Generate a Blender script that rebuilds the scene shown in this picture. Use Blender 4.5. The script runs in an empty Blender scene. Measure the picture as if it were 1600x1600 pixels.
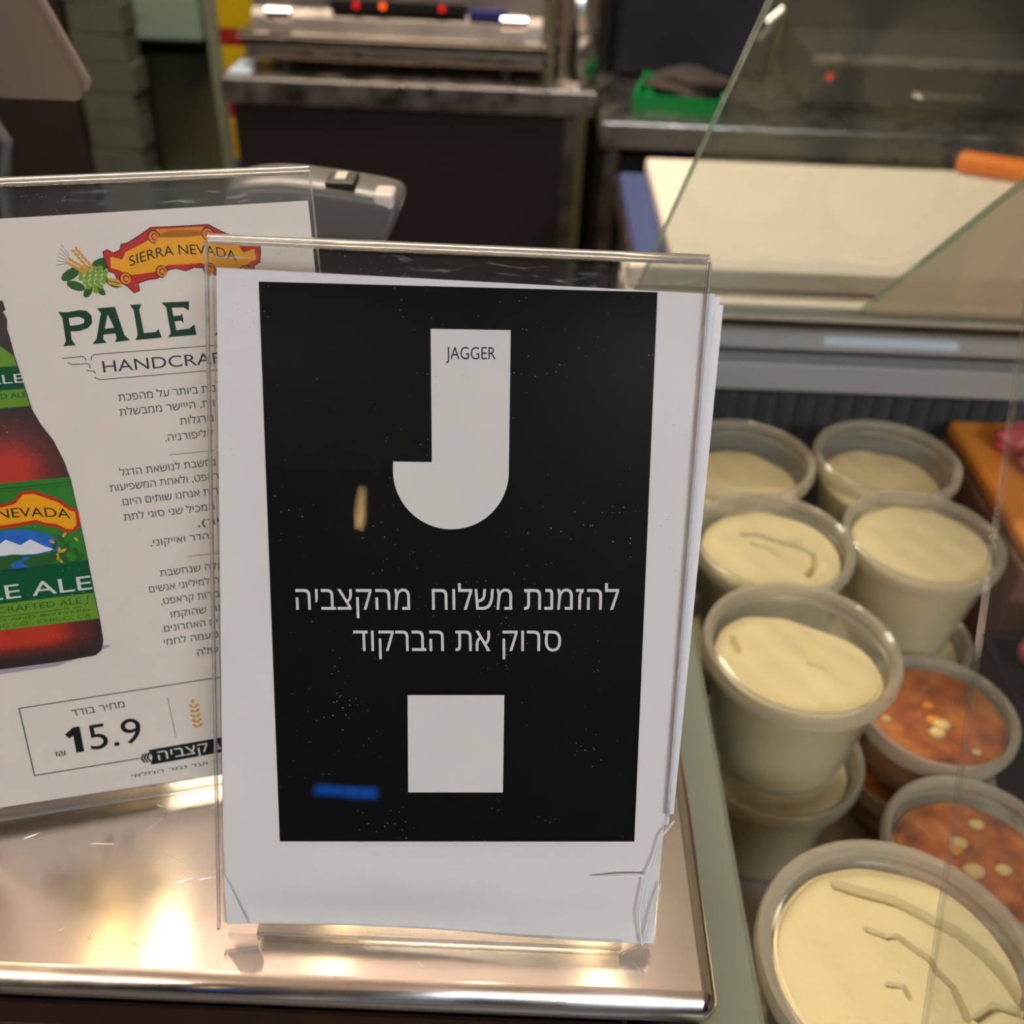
import bpy, bmesh, math, random
import numpy as np
from mathutils import Vector, Matrix
from mathutils.geometry import delaunay_2d_cdt
random.seed(7)
S = bpy.context.scene
COL = S.collection
PI = math.pi

# ------------------------------------------------------------ camera
P, R = math.radians(36.0), math.radians(2.4)
fw = Vector((0, math.cos(P), -math.sin(P)))
dn = Vector((0, -math.sin(P), -math.cos(P)))
r0 = Vector((1, 0, 0))
ix = math.cos(R) * r0 - math.sin(R) * dn
iy = math.sin(R) * r0 + math.cos(R) * dn
cam = bpy.data.cameras.new('camera')
cam.sensor_width = 36; cam.sensor_height = 36; cam.lens = 36
cam.clip_start = 0.02; cam.clip_end = 50
cam.dof.use_dof = True; cam.dof.focus_distance = 0.335; cam.dof.aperture_fstop = 11
co = bpy.data.objects.new('camera', cam); COL.objects.link(co)
co.matrix_world = Matrix(((ix.x, -iy.x, -fw.x, 0), (ix.y, -iy.y, -fw.y, 0), (ix.z, -iy.z, -fw.z, 1.45), (0, 0, 0, 1)))
S.camera = co

# ------------------------------------------------------------ world, light, exposure
W = bpy.data.worlds.new('world'); S.world = W; W.use_nodes = True
W.node_tree.nodes['Background'].inputs[0].default_value = (1.0, 0.86, 0.74, 1)
W.node_tree.nodes['Background'].inputs[1].default_value = 0.25
S.view_settings.view_transform = 'Standard'
S.view_settings.look = 'None'
S.view_settings.gamma = 1.0
S.view_settings.use_curve_mapping = False
S.view_settings.exposure = 0.52
S.cycles.use_denoising = True
S.cycles.max_bounces = 6; S.cycles.diffuse_bounces = 2; S.cycles.glossy_bounces = 3; S.cycles.transmission_bounces = 6; S.cycles.transparent_max_bounces = 20
S.cycles.use_adaptive_sampling = True; S.cycles.adaptive_threshold = 0.1; S.cycles.adaptive_min_samples = 20
S.cycles.caustics_reflective = False; S.cycles.caustics_refractive = False

def area(name, loc, size, power, col, rot=(0, 0, 0)):
    l = bpy.data.lights.new(name, 'AREA'); l.shape = 'RECTANGLE'; l.size, l.size_y = size
    l.energy = power; l.color = col
    o = bpy.data.objects.new(name, l); o.location = loc; o.rotation_euler = rot; COL.objects.link(o)
    return o
area('ceiling_light_aisle', (0.9, -2.3, 3.0), (1.2, 0.6), 72, (0.80, 0.89, 1.0))
area('ceiling_light_aisle', (-1.2, -2.3, 3.0), (1.2, 0.6), 26, (1.0, 0.88, 0.76))
area('kitchen_fill_light', (-0.5, 2.1, 3.15), (1.6, 0.5), 60, (1.0, 0.86, 0.7))  # unseen lamp, set to the left to brighten the dark back-left corner

# ------------------------------------------------------------ materials
def lin(c):
    if isinstance(c, str):
        c = tuple(int(c[i:i + 2], 16) / 255 for i in (0, 2, 4))
    return tuple(x / 12.92 if x <= 0.04045 else ((x + 0.055) / 1.055) ** 2.4 for x in c) + (1,)
MATS = {}
def newmat(name):
    m = bpy.data.materials.new(name); m.use_nodes = True
    nt = m.node_tree; nt.nodes.clear()
    out = nt.nodes.new('ShaderNodeOutputMaterial'); MATS[name] = m
    return m, nt, out
def N(nt, kind, **kw):
    n = nt.nodes.new('ShaderNode' + kind)
    for k, v in kw.items(): setattr(n, k, v)
    return n
def pbr(name, col, rough=0.5, metal=0.0, var=0.0, vscale=40, bump=0.0, bscale=60, stretch=(1, 1, 1), spec=0.5, trans=0.0, coat=0.0, sss=0.0, ior=1.45, rvar=0.0):
    m, nt, out = newmat(name)
    b = N(nt, 'BsdfPrincipled'); nt.links.new(b.outputs[0], out.inputs[0])
    c = lin(col); b.inputs['Base Color'].default_value = c
    b.inputs['Roughness'].default_value = rough; b.inputs['Metallic'].default_value = metal
    b.inputs['Specular IOR Level'].default_value = spec; b.inputs['Transmission Weight'].default_value = trans
    b.inputs['Coat Weight'].default_value = coat; b.inputs['IOR'].default_value = ior
    if sss:
        b.inputs['Subsurface Weight'].default_value = sss; b.inputs['Subsurface Radius'].default_value = (0.01, 0.006, 0.003)
    tc = N(nt, 'TexCoord'); mp = N(nt, 'Mapping'); mp.inputs['Scale'].default_value = stretch
    nt.links.new(tc.outputs['Object'], mp.inputs[0])
    if var:
        n = N(nt, 'TexNoise'); n.inputs['Scale'].default_value = vscale; n.inputs['Detail'].default_value = 5
        nt.links.new(mp.outputs[0], n.inputs['Vector'])
        mx = N(nt, 'MixRGB'); mx.inputs[1].default_value = tuple(x * (1 - var) for x in c[:3]) + (1,)
        mx.inputs[2].default_value = tuple(min(1, x * (1 + var)) for x in c[:3]) + (1,)
        nt.links.new(n.outputs['Fac'], mx.inputs[0]); nt.links.new(mx.outputs[0], b.inputs['Base Color'])
    if rvar:
        n = N(nt, 'TexNoise'); n.inputs['Scale'].default_value = vscale; n.inputs['Detail'].default_value = 6
        nt.links.new(mp.outputs[0], n.inputs['Vector'])
        mr = N(nt, 'MapRange'); mr.inputs[1].default_value = 0.3; mr.inputs[2].default_value = 0.7
        mr.inputs[3].default_value = rough - rvar; mr.inputs[4].default_value = rough + rvar
        nt.links.new(n.outputs['Fac'], mr.inputs[0]); nt.links.new(mr.outputs[0], b.inputs['Roughness'])
    if bump:
        n = N(nt, 'TexNoise'); n.inputs['Scale'].default_value = bscale; n.inputs['Detail'].default_value = 6
        nt.links.new(mp.outputs[0], n.inputs['Vector'])
        bp = N(nt, 'Bump'); bp.inputs['Strength'].default_value = bump; bp.inputs['Distance'].default_value = 0.002
        nt.links.new(n.outputs['Fac'], bp.inputs['Height']); nt.links.new(bp.outputs[0], b.inputs['Normal'])
    return m
def emit(name, col, s):
    m, nt, out = newmat(name); e = N(nt, 'Emission'); e.inputs[0].default_value = lin(col); e.inputs[1].default_value = s
    nt.links.new(e.outputs[0], out.inputs[0]); return m
def clear(name, tint, rough=0.02, k=1.0, haze=0.0, hazecol=(0.8, 0.8, 0.8), specks=0.0, ior=1.45, smears=0.0):
    """thin clear sheet: see-through with Fresnel reflection, optional haze and dust specks"""
    m, nt, out = newmat(name)
    t = N(nt, 'BsdfTransparent'); t.inputs[0].default_value = tint + (1,)
    g = N(nt, 'BsdfGlossy'); g.inputs['Roughness'].default_value = rough
    fr = N(nt, 'Fresnel')      # a thin sheet reflects the same from both sides
    ge = N(nt, 'NewGeometry'); io = N(nt, 'MapRange'); io.inputs[3].default_value = ior; io.inputs[4].default_value = 1 / ior
    nt.links.new(ge.outputs['Backfacing'], io.inputs[0]); nt.links.new(io.outputs[0], fr.inputs[0])
    mu = N(nt, 'Math', operation='MULTIPLY'); mu.inputs[1].default_value = k; nt.links.new(fr.outputs[0], mu.inputs[0])
    mx = N(nt, 'MixShader'); nt.links.new(mu.outputs[0], mx.inputs[0]); nt.links.new(t.outputs[0], mx.inputs[1]); nt.links.new(g.outputs[0], mx.inputs[2])
    last = mx
    d = N(nt, 'BsdfDiffuse'); d.inputs[0].default_value = tuple(hazecol) + (1,)
    if haze:
        m2 = N(nt, 'MixShader'); m2.inputs[0].default_value = haze
        tl = N(nt, 'BsdfTranslucent'); tl.inputs[0].default_value = tuple(hazecol) + (1,)
        hm = N(nt, 'MixShader'); nt.links.new(d.outputs[0], hm.inputs[1]); nt.links.new(tl.outputs[0], hm.inputs[2])
        nt.links.new(last.outputs[0], m2.inputs[1]); nt.links.new(hm.outputs[0], m2.inputs[2]); last = m2
    if specks or smears:
        tc = N(nt, 'TexCoord')
        v = N(nt, 'TexVoronoi'); v.inputs['Scale'].default_value = 420
        nt.links.new(tc.outputs['Object'], v.inputs['Vector'])
        no = N(nt, 'TexNoise'); no.inputs['Scale'].default_value = 38; no.inputs['Detail'].default_value = 3
        nt.links.new(tc.outputs['Object'], no.inputs['Vector'])
        lt = N(nt, 'Math', operation='LESS_THAN'); nt.links.new(v.outputs['Distance'], lt.inputs[0])
        th = N(nt, 'MapRange'); th.inputs[1].default_value = 0.4; th.inputs[2].default_value = 0.72; th.inputs[3].default_value = 0.0; th.inputs[4].default_value = 0.10
        nt.links.new(no.outputs['Fac'], th.inputs[0]); nt.links.new(th.outputs[0], lt.inputs[1])
        m3v = N(nt, 'Math', operation='MULTIPLY'); m3v.inputs[1].default_value = specks; nt.links.new(lt.outputs[0], m3v.inputs[0])
        fac = m3v
        if smears:
            mp = N(nt, 'Mapping'); mp.inputs['Scale'].default_value = (60, 300, 60); nt.links.new(tc.outputs['Object'], mp.inputs[0])
            n2 = N(nt, 'TexNoise'); n2.inputs['Scale'].default_value = 1.0; n2.inputs['Detail'].default_value = 8; n2.inputs['Distortion'].default_value = 1.5
            nt.links.new(mp.outputs[0], n2.inputs['Vector'])
            r2 = N(nt, 'MapRange'); r2.inputs[1].default_value = 0.6; r2.inputs[2].default_value = 0.75; r2.inputs[3].default_value = 0; r2.inputs[4].default_value = smears
            nt.links.new(n2.outputs['Fac'], r2.inputs[0])
            fac = N(nt, 'Math', operation='MAXIMUM'); nt.links.new(m3v.outputs[0], fac.inputs[0]); nt.links.new(r2.outputs[0], fac.inputs[1])
        d2 = N(nt, 'BsdfDiffuse'); d2.inputs[0].default_value = (0.8, 0.8, 0.8, 1)
        m3 = N(nt, 'MixShader'); nt.links.new(fac.outputs[0], m3.inputs[0])
        nt.links.new(last.outputs[0], m3.inputs[1]); nt.links.new(d2.outputs[0], m3.inputs[2]); last = m3
    nt.links.new(last.outputs[0], out.inputs[0]); return m

def steel(name, col, rough, sx, sy, scr=0.12, aniso=0.0):
    """brushed steel with fine scratches"""
    m, nt, out = newmat(name)
    b = N(nt, 'BsdfPrincipled'); nt.links.new(b.outputs[0], out.inputs[0])
    b.inputs['Base Color'].default_value = lin(col); b.inputs['Metallic'].default_value = 1; b.inputs['Roughness'].default_value = rough
    if aniso:
        b.inputs['Anisotropic'].default_value = aniso
        tg = N(nt, 'CombineXYZ'); tg.inputs[1].default_value = 1.0; nt.links.new(tg.outputs[0], b.inputs['Tangent'])
    tc = N(nt, 'TexCoord'); mp = N(nt, 'Mapping'); mp.inputs['Scale'].default_value = (sx, sy, 30); nt.links.new(tc.outputs['Object'], mp.inputs[0])
    n = N(nt, 'TexNoise'); n.inputs['Scale'].default_value = 1; n.inputs['Detail'].default_value = 8; nt.links.new(mp.outputs[0], n.inputs['Vector'])
    n2 = N(nt, 'TexNoise'); n2.inputs['Scale'].default_value = 22; n2.inputs['Detail'].default_value = 6; nt.links.new(tc.outputs['Object'], n2.inputs['Vector'])
    mr = N(nt, 'MapRange'); mr.inputs[1].default_value = 0.35; mr.inputs[2].default_value = 0.7; mr.inputs[3].default_value = rough * 0.75; mr.inputs[4].default_value = rough * 1.45
    nt.links.new(n2.outputs['Fac'], mr.inputs[0]); nt.links.new(mr.outputs[0], b.inputs['Roughness'])
    ad = N(nt, 'Math', operation='ADD'); nt.links.new(n.outputs['Fac'], ad.inputs[0])
    w = N(nt, 'TexVoronoi', feature='DISTANCE_TO_EDGE'); w.inputs['Scale'].default_value = 14
    n3 = N(nt, 'TexNoise'); n3.inputs['Scale'].default_value = 9; n3.inputs['Detail'].default_value = 4; nt.links.new(tc.outputs['Object'], n3.inputs['Vector'])
    mxv = N(nt, 'MixRGB'); mxv.inputs[0].default_value = 0.2; nt.links.new(tc.outputs['Object'], mxv.inputs[1]); nt.links.new(n3.outputs['Color'], mxv.inputs[2])
    nt.links.new(mxv.outputs[0], w.inputs['Vector'])
    r3 = N(nt, 'MapRange'); r3.inputs[1].default_value = 0; r3.inputs[2].default_value = 0.02; r3.inputs[3].default_value = 0.5; r3.inputs[4].default_value = 0
    nt.links.new(w.outputs['Distance'], r3.inputs[0]); nt.links.new(r3.outputs[0], ad.inputs[1])
    if scr:
        bp = N(nt, 'Bump'); bp.inputs['Strength'].default_value = scr; bp.inputs['Distance'].default_value = 0.0006
        nt.links.new(ad.outputs[0], bp.inputs['Height']); nt.links.new(bp.outputs[0], b.inputs['Normal'])
    return m

M = {}
M['top_steel'] = steel('counter_steel', (0.88, 0.86, 0.84), 0.155, 90, 420, 0.0, aniso=1.0)
M['scratch'] = pbr('bare_scratch', (0.96, 0.92, 0.86), 0.35, 0.6)
M['steel'] = steel('brushed_steel', (0.72, 0.70, 0.68), 0.3, 20, 300, 0.03)
M['steel_dark'] = steel('dull_steel', (0.50, 0.47, 0.44), 0.42, 20, 300, 0.03)
M['bright_steel'] = pbr('polished_steel', (0.88, 0.87, 0.86), 0.14, 1)
M['paper'] = pbr('white_paper', (0.89, 0.89, 0.90), 0.55, var=0.03, vscale=30, bump=0.05, bscale=120)
M['card'] = pbr('cream_card', (0.90, 0.87, 0.84), 0.5, var=0.03, vscale=25)
M['ink'] = pbr('black_print', (0.055, 0.055, 0.060), 0.6, spec=0.08)
M['white_print'] = pbr('white_print', (0.87, 0.87, 0.87), 0.5, spec=0.2)
M['navy_ink'] = pbr('dark_navy_print', (0.10, 0.09, 0.22), 0.5, spec=0.2)
M['green_ink'] = pbr('dark_green_print', (0.06, 0.24, 0.15), 0.5, spec=0.2)
M['text_ink'] = pbr('charcoal_print', (0.23, 0.22, 0.25), 0.5, spec=0.2)
M['dark_ink'] = pbr('near_black_print', (0.10, 0.12, 0.11), 0.5, spec=0.2)
M['line_ink'] = pbr('grey_line_print', (0.30, 0.31, 0.30), 0.5, spec=0.2)
M['gold'] = pbr('gold_print', (0.96, 0.67, 0.09), 0.5, spec=0.2)
M['orange'] = pbr('orange_print', (0.93, 0.54, 0.10), 0.5, spec=0.2)
M['red'] = pbr('red_print', (0.78, 0.16, 0.13), 0.5, spec=0.2)
M['brown_ink'] = pbr('brown_outline_print', (0.22, 0.12, 0.08), 0.5, spec=0.2)
M['hop'] = pbr('hop_green_print', (0.50, 0.66, 0.18), 0.5, spec=0.2)
M['hop_dark'] = pbr('leaf_green_print', (0.17, 0.38, 0.15), 0.5, spec=0.2)
M['wheat'] = pbr('wheat_print', (0.86, 0.62, 0.22), 0.5, spec=0.2)
M['label_green'] = pbr('label_green_print', (0.20, 0.50, 0.18), 0.5, spec=0.2, var=0.12, vscale=60)
M['label_dark'] = pbr('label_deep_green_print', (0.03, 0.34, 0.20), 0.5, spec=0.2)
M['label_light'] = pbr('label_light_green_print', (0.42, 0.60, 0.18), 0.5, spec=0.2)
M['blue_print'] = pbr('sky_blue_print', (0.16, 0.42, 0.78), 0.5, spec=0.2, var=0.3, vscale=150)
M['snow'] = pbr('snow_print', (0.88, 0.90, 0.93), 0.5, spec=0.2)
M['shadow_print'] = pbr('lilac_print', (0.68, 0.63, 0.68), 0.5, spec=0.2)

M['acrylic'] = clear('clear_acrylic', (0.985, 0.985, 0.98), 0.015, 0.62, 0.0, specks=0.5)
M['acrylic_back'] = clear('clear_acrylic_back', (0.95, 0.95, 0.94), 0.03, 1.0, 0.02, smears=0.30, specks=0.5)
M['acrylic_foot'] = clear('clear_acrylic_foot', (0.94, 0.93, 0.91), 0.06, 1.2, 0.05)
M['corner_haze'] = clear('corner_reflection_haze', (0.88, 0.87, 0.85), 0.2, 1.2, 0.18)
M['acrylic_edge'] = pbr('acrylic_edge', (0.97, 0.96, 0.95), 0.08, trans=0.8, ior=1.49, spec=0.6)
M['glass'] = clear('case_glass', (0.80, 0.835, 0.83), 0.02, 0.4, 0.03, (0.5, 0.53, 0.5))
M['glass_reflect_haze'] = clear('case_glass_reflect_haze', (0.80, 0.81, 0.79), 0.05, 0.5, 0.60, (0.90, 0.80, 0.69))  # beige haze paints the bright room reflection on this pane
M['front_glass'] = clear('case_front_glass', (0.94, 0.95, 0.945), 0.02, 1.0, 0.02, (0.8, 0.75, 0.7))
M['glass_edge'] = clear('green_glass_edge', (0.72, 0.84, 0.77), 0.1, 1.0, 0.25, (0.7, 0.8, 0.74))
M['faint_edge'] = clear('faint_glass_edge', (0.92, 0.92, 0.9), 0.1, 0.5, 0.05, (0.85, 0.8, 0.75))
M['tub'] = clear('clear_tub_plastic', (0.97, 0.97, 0.95), 0.15, 0.6, 0.20, (0.95, 0.92, 0.80))
M['lid'] = clear('clear_lid_plastic', (0.98, 0.98, 0.97), 0.07, 0.8, 0.03, (0.9, 0.88, 0.8))
M['rim'] = clear('clear_rim_plastic', (0.95, 0.94, 0.90), 0.06, 1.0, 0.27, (0.92, 0.87, 0.76))
M['hummus'] = pbr('pale_dip', (0.92, 0.86, 0.67), 0.5, var=0.05, vscale=60, bump=0.25, bscale=300)
def soup_mat():
    m, nt, out = newmat('orange_salad')
    b = N(nt, 'BsdfPrincipled'); nt.links.new(b.outputs[0], out.inputs[0]); b.inputs['Roughness'].default_value = 0.25
    tc = N(nt, 'TexCoord'); n = N(nt, 'TexNoise'); n.inputs['Scale'].default_value = 55; n.inputs['Detail'].default_value = 6
    nt.links.new(tc.outputs['Object'], n.inputs['Vector'])
    cr = N(nt, 'ValToRGB'); e = cr.color_ramp.elements
    e[0].position = 0.3; e[0].color = lin((0.46, 0.24, 0.10)); e[1].position = 0.66; e[1].color = lin((0.82, 0.50, 0.22))
    x = e.new(0.5); x.color = lin((0.72, 0.37, 0.15)); x = e.new(0.74); x.color = lin((0.86, 0.62, 0.36))
    nt.links.new(n.outputs['Fac'], cr.inputs[0]); nt.links.new(cr.outputs[0], b.inputs['Base Color'])
    bp = N(nt, 'Bump'); bp.inputs['Distance'].default_value = 0.003; bp.inputs['Strength'].default_value = 0.5
    nt.links.new(n.outputs['Fac'], bp.inputs['Height']); nt.links.new(bp.outputs[0], b.inputs['Normal'])
    return m
M['soup'] = soup_mat()
M['carrot'] = pbr('carrot_orange', (0.93, 0.58, 0.12), 0.4)
M['chickpea'] = pbr('chickpea_cream', (0.90, 0.78, 0.52), 0.4)
M['case_green'] = pbr('grey_green_paint', (0.45, 0.48, 0.42), 0.35, var=0.05, vscale=8)
M['case_grey'] = pbr('case_grey', (0.72, 0.72, 0.71), 0.4)
M['case_mid'] = pbr('case_mid_grey', (0.58, 0.58, 0.57), 0.4)
M['case_light'] = pbr('case_light_trim', (0.92, 0.90, 0.86), 0.3)
M['vent'] = pbr('vent_dark', (0.31, 0.315, 0.32), 0.5)
M['vent_slot'] = pbr('vent_slot_dark', (0.26, 0.265, 0.27), 0.6)
M['tray_paper'] = pbr('beige_liner', (0.74, 0.68, 0.60), 0.6, var=0.08, vscale=12)
M['wood_dark'] = pbr('dark_wood', (0.20, 0.135, 0.09), 0.5, var=0.3, vscale=4, stretch=(20, 1, 1))
M['dark'] = pbr('dark_brown_panel', (0.155, 0.125, 0.11), 0.5)
M['black'] = pbr('black_plastic', (0.07, 0.065, 0.07), 0.45)
M['taupe'] = pbr('taupe_plastic', (0.68, 0.60, 0.53), 0.5)
M['taupe_edge'] = pbr('pale_bezel', (0.86, 0.78, 0.70), 0.4)
M['scan'] = pbr('grey_plastic', (0.36, 0.36, 0.355), 0.32)
M['scan_light'] = pbr('pale_plastic', (0.82, 0.80, 0.78), 0.25)
M['olive'] = pbr('olive_wall', (0.36, 0.35, 0.25), 0.6, var=0.05, vscale=3)
M['sage'] = pbr('sage_post', (0.44, 0.46, 0.39), 0.6)
M['mint'] = pbr('mint_white', (0.50, 0.58, 0.52), 0.5)
M['cardboard'] = pbr('grey_cardboard', (0.29, 0.30, 0.26), 0.8, var=0.15, vscale=20)
M['yellow'] = pbr('yellow_print', (0.68, 0.58, 0.04), 0.5, spec=0.2, var=0.1, vscale=20)
M['crate_red'] = pbr('red_carton', (0.52, 0.07, 0.07), 0.5)
M['navy'] = pbr('navy_plastic', (0.06, 0.065, 0.12), 0.5)
M['griddle_grey'] = pbr('dark_grey_metal', (0.24, 0.24, 0.24), 0.4, 0.3)
M['greentray'] = pbr('green_tray', (0.02, 0.52, 0.25), 0.35)
M['rag'] = pbr('dark_rag', (0.20, 0.17, 0.16), 0.85, var=0.3, vscale=30, bump=0.4)
M['board'] = pbr('cutting_board', (0.90, 0.86, 0.79), 0.5, var=0.04, vscale=8)
M['blueboard'] = pbr('blue_board', (0.24, 0.29, 0.46), 0.5)
M['knife_orange'] = pbr('orange_handle', (0.92, 0.50, 0.12), 0.4)
M['crate_orange'] = pbr('orange_slat', (0.95, 0.60, 0.22), 0.5, var=0.15, vscale=6, stretch=(8, 1, 8))
M['crate_side_shaded'] = pbr('brown_shaded_side', (0.50, 0.35, 0.29), 0.6)  # brown-mauve: the side's shadow is put into its colour
M['meat'] = pbr('pink_meat', (0.85, 0.36, 0.38), 0.35, var=0.25, vscale=70)
M['paleblue'] = pbr('pale_blue_card', (0.66, 0.74, 0.82), 0.4)
M['ceil'] = pbr('ceiling_paint', (0.93, 0.89, 0.85), 0.8)
M['floor'] = pbr('floor_tile', (0.30, 0.28, 0.25), 0.4, var=0.1, vscale=3)
M['wallp'] = pbr('wall_paint', (0.45, 0.40, 0.35), 0.7)
M['led_red'] = emit('led_red', (0.95, 0.12, 0.10), 0.8)
M['led_orange'] = emit('led_orange', (1.0, 0.36, 0.08), 1.3)
M['lamp_warm'] = emit('lamp_warm', (1.0, 0.86, 0.66), 17.0)
M['lamp_warm_dim'] = emit('lamp_warm_dim', (1.0, 0.84, 0.55), 8.5)
M['lamp_up'] = emit('added_uplight_glow', (1.0, 0.88, 0.80), 24.0)  # for the lamp top faces added to light the ceiling
M['sign_blue'] = emit('lit_blue', (0.0, 0.42, 0.88), 6.5)
M['machine_blue'] = pbr('blue_badge', (0.14, 0.18, 0.45), 0.4)
M['strip'] = emit('ledge_highlight_glow', (0.86, 0.90, 0.91), 0.30)  # weak glow painting the bluish highlight on the case ledge

# ------------------------------------------------------------ geometry helpers
def bx(bm, x0, x1, y0, y1, z0, z1, bev=0.0, seg=2):
    r = bmesh.ops.create_cube(bm, size=1)
    vs = r['verts']
    for v in vs:
        v.co = Vector((x0 + (v.co.x + .5) * (x1 - x0), y0 + (v.co.y + .5) * (y1 - y0), z0 + (v.co.z + .5) * (z1 - z0)))
    if bev:
        es = list({e for v in vs for e in v.link_edges})
        bmesh.ops.bevel(bm, geom=es, offset=bev, segments=seg, affect='EDGES', profile=0.5)
    return bm
def box(*a, **k): return bx(bmesh.new(), *a, **k)
def lathe(bm, prof, seg=48, c=(0, 0, 0), cap0=False, cap1=False):
    rings = []
    for (r, z) in prof:
        rings.append([bm.verts.new((c[0] + r * math.cos(2 * PI * i / seg), c[1] + r * math.sin(2 * PI * i / seg), c[2] + z)) for i in range(seg)])
    for a, b in zip(rings, rings[1:]):
        for i in range(seg):
            bm.faces.new((a[i], a[(i + 1) % seg], b[(i + 1) % seg], b[i]))
    if cap0: bm.faces.new(list(reversed(rings[0])))
    if cap1: bm.faces.new(rings[-1])
    return bm
def prism(bm, pts, w0, w1):
    """polygon in local xy extruded along local z"""
    a = sum(p[0] * q[1] - q[0] * p[1] for p, q in zip(pts, pts[1:] + pts[:1]))
    if a < 0: pts = pts[::-1]
    lo = [bm.verts.new((x, y, w0)) for x, y in pts]; hi = [bm.verts.new((x, y, w1)) for x, y in pts]
    n = len(pts); f1 = bm.faces.new(hi); f0 = bm.faces.new(lo[::-1])
    for i in range(n): bm.faces.new((lo[i], lo[(i + 1) % n], hi[(i + 1) % n], hi[i]))
    bmesh.ops.triangulate(bm, faces=[f0, f1])
    return bm
def mm(pts): return [(x / 1000, y / 1000) for x, y in pts]
def tube(bm, path, r, seg=8):
    pts = [Vector(p) for p in path]; rings = []
    for i, p in enumerate(pts):
        t = (pts[min(i + 1, len(pts) - 1)] - pts[max(i - 1, 0)]).normalized()
        u = t.orthogonal().normalized() if abs(t.z) > .99 else t.cross(Vector((0, 0, 1))).normalized()
        v = t.cross(u)
        rr = r[i] if isinstance(r, (list, tuple)) else r
        rings.append([bm.verts.new(p + rr * (math.cos(2 * PI * k / seg) * u + math.sin(2 * PI * k / seg) * v)) for k in range(seg)])
    for a, b in zip(rings, rings[1:]):
        for k in range(seg): bm.faces.new((a[k], a[(k + 1) % seg], b[(k + 1) % seg], b[k]))
    bm.faces.new(rings[0][::-1]); bm.faces.new(rings[-1])
    return bm
def obj(name, bm, mat, parent=None, smooth=False, loc=None, flat_over=9e9):
    me = bpy.data.meshes.new(name)
    bmesh.ops.recalc_face_normals(bm, faces=bm.faces[:])
    if smooth:
        for e in bm.edges:
            if len(e.link_faces) == 2 and e.calc_face_angle(0) > 0.6: e.smooth = False
    bm.to_mesh(me); bm.free()
    o = bpy.data.objects.new(name, me); COL.objects.link(o)
    me.materials.append(M[mat] if isinstance(mat, str) else mat)
    if smooth:
        for p in me.polygons: p.use_smooth = p.area < flat_over
    if parent: o.parent = parent
    if loc: o.location = loc
    return o
def tag(o, label, cat, group=None, kind=None):
    o['label'] = label; o['category'] = cat
    if group: o['group'] = group
    if kind: o['kind'] = kind
    return o
def thing(name, label, cat, loc=(0, 0, 0), rotz=0.0, group=None, matrix=None):
    o = bpy.data.objects.new(name, None); COL.objects.link(o); o.empty_display_size = 0.02
    if matrix is not None: o.matrix_world = matrix
    else: o.location = loc; o.rotation_euler = (0, 0, rotz)
    return tag(o, label, cat, group)
def struct(name, bm, mat, label=None):
    o = obj(name, bm, mat); o['kind'] = 'structure'
    return o
def frame(o, right, up):
    r = Vector(right).normalized(); u = Vector(up).normalized(); n = r.cross(u)
    return Matrix(((r.x, u.x, n.x, o[0]), (r.y, u.y, n.y, o[1]), (r.z, u.z, n.z, o[2]), (0, 0, 0, 1)))

# ---- lettering made of flat meshes
def fill_loops(loops, evenodd=False):
    """triangulate outlines that may overlap: keep triangles inside by winding"""
    vs, es, A, B = [], [], [], []
    for lp in loops:
        k = len(vs); n = len(lp)
        vs += [Vector((p[0], p[1])) for p in lp]
        es += [(k + i, k + (i + 1) % n) for i in range(n)]
        A += list(lp); B += list(lp[1:]) + [lp[0]]
    ov, oe, of, _, _, _ = delaunay_2d_cdt(vs, es, [], 0, 1e-7)
    A = np.array([(p[0], p[1]) for p in A]); B = np.array([(p[0], p[1]) for p in B])
    V = np.array([(p.x, p.y) for p in ov]); F = np.array([tuple(f) for f in of if len(f) == 3])
    c = V[F].mean(axis=1)
    up = (A[None, :, 1] <= c[:, None, 1]) & (B[None, :, 1] > c[:, None, 1])
    dw = (A[None, :, 1] > c[:, None, 1]) & (B[None, :, 1] <= c[:, None, 1])
    cr = (B[None, :, 0] - A[None, :, 0]) * (c[:, None, 1] - A[None, :, 1]) - (c[:, None, 0] - A[None, :, 0]) * (B[None, :, 1] - A[None, :, 1])
    wn = (up & (cr > 0)).sum(1) - (dw & (cr < 0)).sum(1)
    keep = (wn % 2 != 0) if evenodd else (wn != 0)
    out = []
    for f in F[keep]:
        p, q, r = V[f]
        ar = (q[0] - p[0]) * (r[1] - p[1]) - (q[1] - p[1]) * (r[0] - p[0])
        if abs(ar) > 1e-12: out.append(tuple(f) if ar > 0 else (f[0], f[2], f[1]))
    return [Vector((p[0], p[1], 0)) for p in V], out
def text_geo(s, offset=0.0):
    cu = bpy.data.curves.new('t', 'FONT'); cu.body = s; cu.offset = offset; cu.resolution_u = 4; cu.fill_mode = 'NONE'
    ob = bpy.data.objects.new('t', cu); COL.objects.link(ob)
    dg = bpy.context.evaluated_depsgraph_get(); dg.update()
    ev = ob.evaluated_get(dg); me = ev.to_mesh()
    P = [v.co.copy() for v in me.vertices]; nx = {}
    for e in me.edges:
        a, b = e.vertices; nx.setdefault(a, []).append(b); nx.setdefault(b, []).append(a)
    ev.to_mesh_clear(); bpy.data.objects.remove(ob); bpy.data.curves.remove(cu)
    seen, loops = set(), []
    for v in sorted(nx):
        if v in seen: continue
        lp = [v]; seen.add(v); cur = v
        # outlines keep vertex order, so the lower neighbour index comes first
        while True:
            c = [q for q in sorted(nx[cur]) if q not in seen]
            if not c: break
            cur = c[0]; seen.add(cur); lp.append(cur)
        loops.append([(P[i].x, P[i].y) for i in lp])
    return fill_loops(loops)
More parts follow.
